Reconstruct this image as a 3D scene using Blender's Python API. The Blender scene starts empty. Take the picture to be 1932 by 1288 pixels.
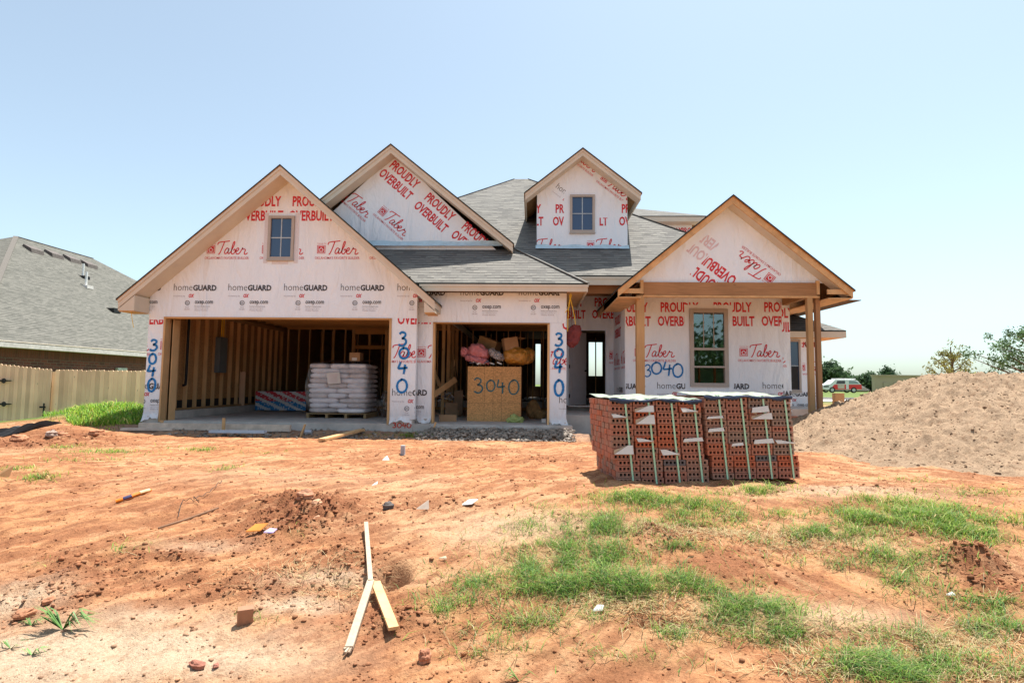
import bpy, bmesh, math, random
import numpy as np
from mathutils import Vector, Matrix
R = math.radians
random.seed(7); rng = np.random.default_rng(7)
S = bpy.context.scene
COL = S.collection

# ---------------------------------------------------------------- camera, world, sun, exposure
FPX = 1073.0; YAW, PIT, ROL = R(2), R(4.26), R(.6); CZ = .9
cF = Vector((-math.sin(YAW)*math.cos(PIT), math.cos(YAW)*math.cos(PIT), math.sin(PIT)))
cR0 = Vector((math.cos(YAW), math.sin(YAW), 0)); cU0 = cR0.cross(cF)
cR = cR0*math.cos(ROL)+cU0*math.sin(ROL); cU = -cR0*math.sin(ROL)+cU0*math.cos(ROL)
cam = bpy.data.cameras.new('camera'); co = bpy.data.objects.new('camera', cam); COL.objects.link(co)
cam.sensor_width = 36; cam.lens = FPX/1932*36; cam.clip_end = 3000; cam.clip_start = .05
co.matrix_world = Matrix(((cR.x, cU.x, -cF.x, 0), (cR.y, cU.y, -cF.y, 0), (cR.z, cU.z, -cF.z, CZ), (0, 0, 0, 1)))
S.camera = co
SA, SB = .18, .24                                     # sun offset per metre of height (from the right, from behind the house)
sun_vec = Vector((SA, SB, 1)).normalized(); EL = math.asin(sun_vec.z); AZ = math.atan2(SA, SB)
w = bpy.data.worlds.new('World'); S.world = w; w.use_nodes = True
nt = w.node_tree; bg = nt.nodes['Background']
sky = nt.nodes.new('ShaderNodeTexSky'); sky.sky_type = 'NISHITA'; sky.sun_disc = False
sky.sun_elevation = EL; sky.sun_rotation = AZ; sky.altitude = 350; sky.air_density = 1.0; sky.dust_density = 2.0; sky.ozone_density = 1.0
tint = nt.nodes.new('ShaderNodeMix'); tint.data_type = 'RGBA'; tint.blend_type = 'MULTIPLY'; tint.inputs[0].default_value = 1; tint.inputs[7].default_value = (.79, 1.0, .97, 1)
nt.links.new(sky.outputs[0], tint.inputs[6]); hsv = nt.nodes.new('ShaderNodeHueSaturation'); hsv.inputs['Saturation'].default_value = .66; hsv.inputs['Value'].default_value = .79; nt.links.new(tint.outputs[2], hsv.inputs['Color']); nt.links.new(hsv.outputs[0], bg.inputs[0]); bg.inputs[1].default_value = .13
sl = bpy.data.lights.new('sun', 'SUN'); sl.energy = 4.3; sl.angle = R(.5); sl.color = (1, .955, .88)
so = bpy.data.objects.new('sun', sl); COL.objects.link(so)
so.rotation_euler = (-sun_vec).to_track_quat('-Z', 'Y').to_euler()
S.view_settings.view_transform = 'Standard'; S.view_settings.look = 'None'; S.view_settings.gamma = 1
S.view_settings.exposure = 1.12; S.cycles.diffuse_bounces = 8; S.cycles.max_bounces = 14

# photo pixel -> point on the plane y = Y, or on the level z
def ray(px, py): return FPX*cF+(px-966)*cR-(py-644)*cU
def U(px, py, Y):
    d = ray(px, py); return Vector((0, 0, CZ))+d*(Y/d.y)
def H(px, py, z):
    d = ray(px, py); return Vector((0, 0, CZ))+d*((z-CZ)/d.z)

# ---------------------------------------------------------------- objects
def link(o, parent=None):
    COL.objects.link(o)
    if parent: o.parent = parent
    return o
def tag(o, label=None, cat=None, group=None, kind=None):
    if label: o['label'] = label
    if cat: o['category'] = cat
    if group: o['group'] = group
    if kind: o['kind'] = kind
    return o
def thing(name, label, cat, loc=(0, 0, 0), rz=0, group=None):
    o = bpy.data.objects.new(name, None); o.location = loc; o.rotation_euler = (0, 0, rz)
    o.empty_display_size = .1
    return tag(link(o), label, cat, group)
class MB:
    def __init__(s): s.v = []; s.f = []; s.m = []; s.uv = []; s.cur = 0; s.hasuv = False
    def face(s, pts, mi=None, uv=None):
        b = len(s.v); s.v += [tuple(p) for p in pts]; s.f.append(tuple(range(b, b+len(pts))))
        s.m.append(s.cur if mi is None else mi); s.uv.append(uv)
        if uv: s.hasuv = True
    def box(s, lo, hi, M=None, mi=None):
        x0, y0, z0 = lo; x1, y1, z1 = hi
        c = [(x0, y0, z0), (x1, y0, z0), (x1, y1, z0), (x0, y1, z0), (x0, y0, z1), (x1, y0, z1), (x1, y1, z1), (x0, y1, z1)]
        if M is not None: c = [tuple(M @ Vector(p)) for p in c]
        b = len(s.v); s.v += c
        for q in ((0, 3, 2, 1), (4, 5, 6, 7), (0, 1, 5, 4), (1, 2, 6, 5), (2, 3, 7, 6), (3, 0, 4, 7)):
            s.f.append(tuple(b+i for i in q)); s.m.append(s.cur if mi is None else mi); s.uv.append(None)
    def prism(s, pts, d, mi=None, side=None):
        """pts polygon (3-D, planar), extruded along vector d"""
        d = Vector(d); a = [Vector(p) for p in pts]; n = Vector((0, 0, 0))
        for i in range(len(a)): n += a[i].cross(a[(i+1) % len(a)])
        if n.dot(d) > 0: a = a[::-1]
        b = len(s.v); k = len(a); s.v += [tuple(p) for p in a]+[tuple(p+d) for p in a]
        mi = s.cur if mi is None else mi; side = mi if side is None else side
        s.f.append(tuple(range(b, b+k))); s.m.append(mi); s.uv.append(None)
        s.f.append(tuple(range(b+2*k-1, b+k-1, -1))); s.m.append(mi); s.uv.append(None)
        for i in range(k):
            j = (i+1) % k; s.f.append((b+i, b+k+i, b+k+j, b+j)); s.m.append(side); s.uv.append(None)
    def beam(s, p, q, w, h, up=(0, 0, 1), mi=None):
        p = Vector(p); q = Vector(q); z = (q-p).normalized(); u = Vector(up)
        x = z.cross(u)
        if x.length < 1e-4: x = z.cross(Vector((0, 1, 0)))
        x.normalize(); y = x.cross(z)
        M = Matrix(((x.x, y.x, z.x, p.x), (x.y, y.y, z.y, p.y), (x.z, y.z, z.z, p.z), (0, 0, 0, 1)))
        s.box((-w/2, -h/2, 0), (w/2, h/2, (q-p).length), M, mi)
    def tube(s, pts, r, n=8, mi=None, caps=True):
        pts = [Vector(p) for p in pts]; rr = r if isinstance(r, (list, tuple)) else [r]*len(pts)
        b = len(s.v); mi = s.cur if mi is None else mi; x = None
        for i, p in enumerate(pts):
            t = (pts[min(i+1, len(pts)-1)]-pts[max(i-1, 0)]).normalized()
            if x is None: x = t.orthogonal().normalized()
            x = (x-t*x.dot(t)).normalized(); y = t.cross(x)
            for k in range(n):
                a = 2*math.pi*k/n; s.v.append(tuple(p+(x*math.cos(a)+y*math.sin(a))*rr[i]))
        for i in range(len(pts)-1):
            for k in range(n):
                j = (k+1) % n; s.f.append((b+i*n+k, b+i*n+j, b+(i+1)*n+j, b+(i+1)*n+k)); s.m.append(mi); s.uv.append(None)
        if caps:
            s.f.append(tuple(b+k for k in range(n-1, -1, -1))); s.m.append(mi); s.uv.append(None)
            e = b+(len(pts)-1)*n; s.f.append(tuple(e+k for k in range(n))); s.m.append(mi); s.uv.append(None)
    def grid(s, fn, nu, nv, mi=None, uv=False):
        b = len(s.v); mi = s.cur if mi is None else mi
        for j in range(nv+1):
            for i in range(nu+1): s.v.append(tuple(fn(i/nu, j/nv)))
        for j in range(nv):
            for i in range(nu):
                a = b+j*(nu+1)+i; s.f.append((a, a+1, a+nu+2, a+nu+1)); s.m.append(mi)
                s.uv.append([(i/nu, j/nv), ((i+1)/nu, j/nv), ((i+1)/nu, (j+1)/nv), (i/nu, (j+1)/nv)] if uv else None)
                if uv: s.hasuv = True
    def pillow(s, c, sz, M=None, e=.45, nu=18, nv=9, wob=0, mi=None):
        """superellipsoid bag"""
        c = Vector(c); ph = [random.uniform(0, 6) for _ in range(4)]
        def sp(a, p): return math.copysign(abs(a)**p, a)
        def fn(a, b_):
            t = a*2*math.pi; p = (b_-.5)*math.pi
            q = Vector((sp(math.cos(p), e)*sp(math.cos(t), e)*sz[0]/2, sp(math.cos(p), e)*sp(math.sin(t), e)*sz[1]/2, sp(math.sin(p), .8)*sz[2]/2))
            k = 1+wob*(math.sin(5*t+ph[0])*math.sin(4*p+ph[1])+.6*math.sin(11*t+ph[2])*math.cos(7*p+ph[3]))
            q *= k
            if M is not None: q = M @ q
            return q+c
        s.grid(fn, nu, nv, mi)
    def build(s, name, mats, parent=None, smooth=False, merge=False, bevel=0):
        me = bpy.data.meshes.new(name); me.from_pydata(s.v, [], s.f)
        if not isinstance(mats, (list, tuple)): mats = [mats]
        for m in mats: me.materials.append(m)
        me.polygons.foreach_set('material_index', s.m)
        if s.hasuv:
            l = me.uv_layers.new(name='UVMap'); flat = []
            for f, u in zip(s.f, s.uv):
                for k in range(len(f)): flat += list(u[k]) if u else [0, 0]
            l.data.foreach_set('uv', flat)
        if merge:
            bm = bmesh.new(); bm.from_mesh(me); bmesh.ops.remove_doubles(bm, verts=bm.verts, dist=1e-4)
            bmesh.ops.recalc_face_normals(bm, faces=bm.faces); bm.to_mesh(me); bm.free()
        if smooth: me.polygons.foreach_set('use_smooth', [True]*len(me.polygons))
        me.update(); o = bpy.data.objects.new(name, me); link(o, parent)
        if parent is not None and parent.type == 'EMPTY' and (parent.location.length > 1e-6 or abs(parent.rotation_euler.z) > 1e-6) and not getattr(s, 'local', False):
            o.matrix_parent_inverse = (Matrix.Translation(parent.location) @ Matrix.Rotation(parent.rotation_euler.z, 4, 'Z')).inverted()
        if bevel:
            b = o.modifiers.new('bevel', 'BEVEL'); b.width = bevel; b.segments = 2; b.limit_method = 'ANGLE'
        return o
def arr_mesh(name, V, Fq, mats, parent=None, smooth=False, colors=None, midx=None):
    """numpy verts (n,3), faces (m,k) quick mesh"""
    me = bpy.data.meshes.new(name); n = len(V); m, k = Fq.shape
    me.vertices.add(n); me.vertices.foreach_set('co', np.ascontiguousarray(V, dtype=np.float32).ravel())
    me.loops.add(m*k); me.loops.foreach_set('vertex_index', np.ascontiguousarray(Fq, dtype=np.int32).ravel())
    me.polygons.add(m); me.polygons.foreach_set('loop_start', np.arange(0, m*k, k, dtype=np.int32))
    me.polygons.foreach_set('loop_total', np.full(m, k, dtype=np.int32))
    if smooth: me.polygons.foreach_set('use_smooth', np.ones(m, dtype=bool))
    if midx is not None: me.polygons.foreach_set('material_index', midx.astype(np.int32))
    me.update(calc_edges=True); me.validate()
    if colors is not None:
        a = me.color_attributes.new('Col', 'FLOAT_COLOR', 'POINT')
        c = np.ones((n, 4), dtype=np.float32); c[:, :3] = colors; a.data.foreach_set('color', c.ravel())
    for mt in (mats if isinstance(mats, (list, tuple)) else [mats]): me.materials.append(mt)
    o = bpy.data.objects.new(name, me); link(o, parent)
    if parent is not None: o.matrix_parent_inverse = (Matrix.Translation(parent.location) @ Matrix.Rotation(parent.rotation_euler.z, 4, 'Z')).inverted()
    return o

# ---------------------------------------------------------------- materials
def newmat(name):
    m = bpy.data.materials.new(name); m.use_nodes = True; t = m.node_tree
    return m, t, t.nodes['Principled BSDF']
def N(t, typ, **kw):
    n = t.nodes.new(typ)
    for k, v in kw.items():
        if k in n.inputs: n.inputs[k].default_value = v
        else: setattr(n, k, v)
    return n
def ramp(t, src, stops):
    r = t.nodes.new('ShaderNodeValToRGB'); e = r.color_ramp.elements
    while len(e) < len(stops): e.new(.5)
    for q, (p, c) in zip(e, stops): q.position = p; q.color = (*c, 1)
    t.links.new(src, r.inputs[0]); return r.outputs[0]
def mixc(t, fac, a, b, mode='MIX'):
    n = t.nodes.new('ShaderNodeMix'); n.data_type = 'RGBA'; n.blend_type = mode
    for i, x in ((0, fac), (6, a), (7, b)):
        if isinstance(x, bpy.types.NodeSocket): t.links.new(x, n.inputs[i])
        elif i == 0: n.inputs[0].default_value = x
        else: n.inputs[i].default_value = (*x, 1)
    return n.outputs[2]
def coords(t, scale=(1, 1, 1), kind='Object', rot=(0, 0, 0)):
    c = t.nodes.new('ShaderNodeTexCoord'); m = t.nodes.new('ShaderNodeMapping')
    m.inputs['Scale'].default_value = scale; m.inputs['Rotation'].default_value = rot
    t.links.new(c.outputs[kind], m.inputs[0]); return m.outputs[0]
def noise(t, vec, scale, detail=4, rough=.6):
    n = N(t, 'ShaderNodeTexNoise', Scale=scale, Detail=detail, Roughness=rough); t.links.new(vec, n.inputs['Vector']); return n.outputs['Fac']
def bump(t, b, h, strength=.3, dist=.01):
    n = N(t, 'ShaderNodeBump', Strength=strength, Distance=dist); t.links.new(h, n.inputs['Height']); t.links.new(n.outputs[0], b.inputs['Normal'])
def M(name, c, rough=.8, var=.18, scale=6, bs=40, bst=.25, bd=.004, stretch=(1, 1, 1), metal=0, spec=.3, c2=None):
    m, t, b = newmat(name); v = coords(t, stretch); n = noise(t, v, scale)
    lo = tuple(x*(1-var) for x in c); hi = tuple(min(1, x*(1+var)) for x in (c2 or c))
    t.links.new(ramp(t, n, [(.3, lo), (.7, hi)]), b.inputs['Base Color'])
    b.inputs['Roughness'].default_value = rough; b.inputs['Metallic'].default_value = metal
    b.inputs['Specular IOR Level'].default_value = spec
    if bst: bump(t, b, noise(t, v, bs, 3), bst, bd)
    return m
def wood(name, c, axis='Z', var=.3, knots=True):
    m, t, b = newmat(name); st = {'Z': (9, 9, .7), 'X': (.7, 9, 9), 'Y': (9, .7, 9)}[axis]
    v = coords(t, st); n = noise(t, v, 3.5, 6, .65)
    col = ramp(t, n, [(.25, tuple(x*(1-var) for x in c)), (.5, c), (.8, tuple(min(1, x*(1+var*.6)) for x in c))])
    oi = N(t, 'ShaderNodeObjectInfo'); big = noise(t, coords(t), 1.3, 2)
    col = mixc(t, .5, col, ramp(t, big, [(.3, tuple(x*.7 for x in c)), (.7, tuple(min(1, x*1.15) for x in c))]), 'MIX')
    r = t.nodes.new('ShaderNodeMapRange'); r.inputs[3].default_value = .75; r.inputs[4].default_value = 1.15
    t.links.new(oi.outputs['Random'], r.inputs[0])
    hs = N(t, 'ShaderNodeHueSaturation'); t.links.new(r.outputs[0], hs.inputs['Value']); t.links.new(col, hs.inputs['Color']); col = hs.outputs[0]
    if knots:
        vo = N(t, 'ShaderNodeTexVoronoi', Scale=2.2); t.links.new(coords(t, {'Z': (2, 2, .8), 'X': (.8, 2, 2), 'Y': (2, .8, 2)}[axis]), vo.inputs['Vector'])
        k = ramp(t, vo.outputs['Distance'], [(.0, (1, 1, 1)), (.09, (0, 0, 0))])
        col = mixc(t, k, col, tuple(x*.3 for x in c))
    t.links.new(col, b.inputs['Base Color']); b.inputs['Roughness'].default_value = .75; b.inputs['Specular IOR Level'].default_value = .25
    bump(t, b, n, .3, .003); return m
def shingle(name, dark, mid, light):
    m, t, b = newmat(name); uv = N(t, 'ShaderNodeUVMap'); v = uv.outputs[0]
    def br(w, off, sq):
        k = N(t, 'ShaderNodeTexBrick', Scale=1.0); k.inputs['Brick Width'].default_value = w; k.inputs['Row Height'].default_value = .145
        k.inputs['Mortar Size'].default_value = .006; k.inputs['Mortar Smooth'].default_value = .3; k.offset = off; k.squash = 1; k.offset_frequency = 2
        k.inputs['Color1'].default_value = (0, 0, 0, 1); k.inputs['Color2'].default_value = (1, 1, 1, 1); k.inputs['Mortar'].default_value = (.35, .35, .35, 1)
        k.inputs['Bias'].default_value = 0
        mp = t.nodes.new('ShaderNodeMapping'); mp.inputs['Location'].default_value = (sq, 0, 0); t.links.new(v, mp.inputs[0]); t.links.new(mp.outputs[0], k.inputs['Vector']); return k
    a = br(.31, .37, 0); c = br(.17, .61, 3.3)
    mx = mixc(t, .45, a.outputs['Color'], c.outputs['Color'])
    g = noise(t, v, 60, 3, .7); mx = mixc(t, .25, mx, g)
    big = noise(t, v, .7, 3); mx = mixc(t, .18, mx, big)
    sepn = N(t, 'ShaderNodeSeparateXYZ'); t.links.new(v, sepn.inputs[0])
    mo = N(t, 'ShaderNodeMath', operation='PINGPONG'); fr = N(t, 'ShaderNodeMath', operation='FRACT')
    dv = N(t, 'ShaderNodeMath', operation='DIVIDE'); dv.inputs[1].default_value = .145; t.links.new(sepn.outputs[1], dv.inputs[0]); t.links.new(dv.outputs[0], fr.inputs[0])
    col = ramp(t, mx, [(.1, dark), (.5, mid), (.95, light)])
    edge = ramp(t, fr.outputs[0], [(.0, (1, 1, 1)), (.24, (1, 1, 1)), (.30, (0, 0, 0))])
    dk = mixc(t, c.outputs['Color'], (.0, .0, .0), (1, 1, 1)); ef = mixc(t, 1, edge, dk, 'MULTIPLY')
    col = mixc(t, ef, col, tuple(x*.35 for x in dark))
    t.links.new(col, b.inputs['Base Color']); b.inputs['Roughness'].default_value = .9; b.inputs['Specular IOR Level'].default_value = .2
    inv = N(t, 'ShaderNodeMath', operation='SUBTRACT'); inv.inputs[0].default_value = 1; t.links.new(fr.outputs[0], inv.inputs[1])
    ad = N(t, 'ShaderNodeMath', operation='MULTIPLY_ADD'); t.links.new(c.outputs['Color'], ad.inputs[0]); ad.inputs[1].default_value = .35; t.links.new(inv.outputs[0], ad.inputs[2])
    bump(t, b, ad.outputs[0], .8, .012); return m
def brickmat(name, c1, c2, mortar, w=.2, h=.075, kind='UV'):
    m, t, b = newmat(name); v = N(t, 'ShaderNodeUVMap').outputs[0]
    k = N(t, 'ShaderNodeTexBrick', Scale=1.0); k.inputs['Brick Width'].default_value = w; k.inputs['Row Height'].default_value = h
    k.inputs['Mortar Size'].default_value = .008; k.inputs['Mortar Smooth'].default_value = .2
    for n_, c in (('Color1', c1), ('Color2', c2), ('Mortar', mortar)): k.inputs[n_].default_value = (*c, 1)
    t.links.new(v, k.inputs['Vector']); col = mixc(t, .5, k.outputs['Color'], noise(t, v, 18), 'SOFT_LIGHT')
    t.links.new(col, b.inputs['Base Color']); b.inputs['Roughness'].default_value = .9
    bump(t, b, k.outputs['Fac'], -.6, .006); return m
def osb(name, c):
    m, t, b = newmat(name); v = coords(t, (1, 1, 1)); vo = N(t, 'ShaderNodeTexVoronoi', Scale=34.0); vo.feature = 'F1'
    wv = coords(t, (1, 1, 2.4), rot=(.3, .5, .2)); t.links.new(wv, vo.inputs['Vector'])
    sc = N(t, 'ShaderNodeSeparateColor'); t.links.new(vo.outputs['Color'], sc.inputs[0])
    col = ramp(t, sc.outputs[0], [(0, tuple(x*.55 for x in c)), (.5, c), (1, tuple(min(1, x*1.35) for x in c))])
    col = mixc(t, .35, col, ramp(t, noise(t, v, 50), [(.3, tuple(x*.6 for x in c)), (.7, tuple(min(1, x*1.2) for x in c))]))
    t.links.new(col, b.inputs['Base Color']); b.inputs['Roughness'].default_value = .8; bump(t, b, sc.outputs[0], .2, .002); return m
def attrmat(name, rough=.9, bs=60, bst=.4, bd=.01, trans=0, spec=.2, nvar=.3, ns=40, specks=0):
    m, t, b = newmat(name); a = N(t, 'ShaderNodeAttribute', attribute_name='Col'); v = coords(t)
    n = noise(t, v, ns, 5, .7); g = ramp(t, n, [(.25, (1-nvar,)*3), (.75, (1+nvar*.6,)*3)])
    cl_ = mixc(t, 1, a.outputs['Color'], g, 'MULTIPLY')
    if specks:
        for sc_, lo, amt in ((95, .36, .45), (28, .40, .72), (9, .42, .82)):
            cl_ = mixc(t, 1, cl_, ramp(t, noise(t, v, sc_, 4, .75), [(lo-.05, (amt, amt*.92, amt*.88)), (lo+.04, (1, 1, 1))]), 'MULTIPLY')
    t.links.new(cl_, b.inputs['Base Color'])
    b.inputs['Roughness'].default_value = rough; b.inputs['Specular IOR Level'].default_value = spec
    if bst: bump(t, b, noise(t, v, bs, 6, .7), bst, bd)
    if trans:
        tr = N(t, 'ShaderNodeBsdfTranslucent'); mx = N(t, 'ShaderNodeMixShader'); mx.inputs[0].default_value = trans
        t.links.new(a.outputs['Color'], tr.inputs[0]); t.links.new(b.outputs[0], mx.inputs[1]); t.links.new(tr.outputs[0], mx.inputs[2])
        t.links.new(mx.outputs[0], t.nodes['Material Output'].inputs[0])
    return m
def glassmat(name, tint, mixf=.25, rough=.02):
    m, t, b = newmat(name); gl = N(t, 'ShaderNodeBsdfGlossy', Roughness=rough); gl.inputs[0].default_value = (.9, .95, 1, 1)
    tr = N(t, 'ShaderNodeBsdfTransparent'); tr.inputs[0].default_value = (*tint, 1); mx = N(t, 'ShaderNodeMixShader')
    fr = N(t, 'ShaderNodeFresnel', IOR=1.5); ad = N(t, 'ShaderNodeMath', operation='ADD'); ad.inputs[1].default_value = mixf; t.links.new(fr.outputs[0], ad.inputs[0])
    t.links.new(ad.outputs[0], mx.inputs[0]); t.links.new(tr.outputs[0], mx.inputs[1]); t.links.new(gl.outputs[0], mx.inputs[2])
    t.links.new(mx.outputs[0], t.nodes['Material Output'].inputs[0]); return m

m_wrap, _t, _b = newmat('housewrap'); _v = coords(_t)
_c = ramp(_t, noise(_t, coords(_t, (1, 1, .5)), 2.2, 4), [(.3, (.78, .86, .94)), (.7, (.84, .91, .98))])
_d = noise(_t, coords(_t, (3, 3, 1)), 2.5, 5, .7); _sz = N(_t, 'ShaderNodeSeparateXYZ'); _t.links.new(_v, _sz.inputs[0])
_mr = N(_t, 'ShaderNodeMapRange'); _mr.inputs[1].default_value = .9; _mr.inputs[2].default_value = .05; _mr.inputs[3].default_value = 0; _mr.inputs[4].default_value = .55; _t.links.new(_sz.outputs[2], _mr.inputs[0])
_mm = N(_t, 'ShaderNodeMath', operation='MULTIPLY'); _t.links.new(_mr.outputs[0], _mm.inputs[0]); _t.links.new(_d, _mm.inputs[1])
_c = mixc(_t, _mm.outputs[0], _c, (.55, .36, .25))
_vo = N(_t, 'ShaderNodeTexVoronoi', Scale=3.2); _t.links.new(_v, _vo.inputs['Vector']); _c = mixc(_t, ramp(_t, _vo.outputs['Distance'], [(.0, (1, 1, 1)), (.035, (0, 0, 0))]), _c, (.45, .42, .44))
_t.links.new(_c, _b.inputs['Base Color']); _b.inputs['Roughness'].default_value = .5; _b.inputs['Specular IOR Level'].default_value = .4
_w = N(_t, 'ShaderNodeTexNoise', Scale=1.6, Detail=3.0, Distortion=1.2); _t.links.new(coords(_t, (1.6, 1.6, .45)), _w.inputs['Vector'])
_w2 = N(_t, 'ShaderNodeTexNoise', Scale=9.0, Detail=4.0, Distortion=.8); _t.links.new(coords(_t, (1, 1, .6)), _w2.inputs['Vector'])
_ad = N(_t, 'ShaderNodeMath', operation='MULTIPLY_ADD'); _t.links.new(_w2.outputs['Fac'], _ad.inputs[0]); _ad.inputs[1].default_value = .22; _t.links.new(_w.outputs['Fac'], _ad.inputs[2]); bump(_t, _b, _ad.outputs[0], .8, .10)
m_red = M('red print', (.60, .035, .05), rough=.6, var=.15, scale=14, bst=0)
m_blk = M('black print', (.045, .045, .055), rough=.6, var=.2, bst=0)
m_grey = M('grey print', (.36, .34, .37), rough=.6, var=.1, bst=0)
m_blue = M('blue spray paint', (.012, .19, .50), rough=.6, var=.3, scale=20, bst=0)
m_blue2 = M('teal spray paint', (.06, .16, .17), rough=.7, var=.3, scale=20, bst=0)
m_redspray = M('red spray paint', (.55, .05, .03), rough=.7, var=.3, scale=20, bst=0)
m_ghost = M('faded print', (.70, .56, .61), rough=.6, var=.05, bst=0)
m_tan = M('tan painted trim', (.63, .565, .46), rough=.6, var=.06, scale=3, bs=30, bst=.1)
m_tan2 = M('tan window frame', (.42, .38, .34), rough=.5, var=.05, bst=.05)
m_studz = wood('stud lumber', (.68, .43, .21), 'Z')
m_studx = wood('header lumber', (.56, .31, .12), 'X')
m_study = wood('joist lumber', (.44, .26, .12), 'Y')
m_post = wood('post lumber', (.52, .32, .15), 'Z')
m_beamx = wood('beam lumber', (.44, .235, .11), 'X', .55)
m_raw = M('raw pine board', (.62, .38, .18), rough=.7, var=.2, scale=5, stretch=(1, 1, 1))
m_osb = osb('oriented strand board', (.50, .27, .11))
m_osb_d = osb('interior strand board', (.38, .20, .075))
m_conc = M('concrete', (.50, .46, .42), rough=.9, var=.2, scale=2.5, bs=40, bst=.3)
m_shing = shingle('grey shingles', (.09, .086, .082), (.175, .166, .152), (.25, .235, .21))
m_shing2 = shingle('neighbour shingles', (.07, .07, .06), (.135, .13, .112), (.20, .19, .165))
m_black = M('black felt edge', (.02, .025, .022), rough=.7, var=.2)
m_hole = M('black plastic and hole shade', (.015, .015, .016), rough=.5, var=.2)
m_glassb = newmat('sky tinted glass')[0]  # blue base colour stands in for the sky reflected in the panes
_t = m_glassb.node_tree; _b = _t.nodes['Principled BSDF']; _b.inputs['Base Color'].default_value = (.018, .048, .13, 1); _b.inputs['Roughness'].default_value = .08; _b.inputs['Specular IOR Level'].default_value = .9
m_glass = glassmat('window glass', (.42, .58, .52), .12)
m_white = M('white paint', (.78, .78, .76), rough=.5, var=.04, bst=.05)
m_nbrick = brickmat('dark red brick', (.20, .06, .042), (.11, .042, .034), (.19, .14, .11), .3, .11)
m_hip = M('ridge cap shingles', (.155, .148, .138), var=.15, scale=9)
m_dark = M('shade painted board', (.10, .06, .035), var=.3)  # board coloured dark to paint shade into the gaps behind the studs
m_card = M('cardboard', (.40, .24, .13), rough=.8, var=.1, scale=3, bst=.1)
m_yel = M('yellow wire', (.75, .47, .03), rough=.5, var=.1, bst=0)

# ---------------------------------------------------------------- printing on the housewrap
_tc = {}
def text2d(s, bold=0.0, shear=0.0):
    k = (s, bold, shear)
    if k not in _tc:
        c = bpy.data.curves.new('t', 'FONT'); c.body = s; c.fill_mode = 'FRONT'; c.offset = bold; c.shear = shear; c.resolution_u = 2
        o = bpy.data.objects.new('t', c); COL.objects.link(o); dg = bpy.context.evaluated_depsgraph_get()
        me = o.evaluated_get(dg).to_mesh(); V = np.array([v.co[:2] for v in me.vertices]); F_ = [tuple(p.vertices) for p in me.polygons]
        o.to_mesh_clear() if hasattr(o, 'to_mesh_clear') else None
        bpy.data.objects.remove(o); bpy.data.curves.remove(c)
        mn = V.min(0); mx = V.max(0); _tc[k] = ((V-mn)/(mx-mn), F_)
    return _tc[k]
def catmull(P, n=6, closed=False):
    P = [Vector(p) for p in P]; out = []; m = len(P)
    for i in range(m if closed else m-1):
        g = (lambda k: P[k % m]) if closed else (lambda k: P[max(0, min(m-1, k))])
        a, b, c, d = g(i-1), g(i), g(i+1), g(i+2)
        for j in range(n):
            t = j/n; out.append(.5*((2*b)+(c-a)*t+(2*a-5*b+4*c-d)*t*t+(3*b-a-3*c+d)*t**3))
    out.append(P[0] if closed else P[-1]); return out
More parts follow.
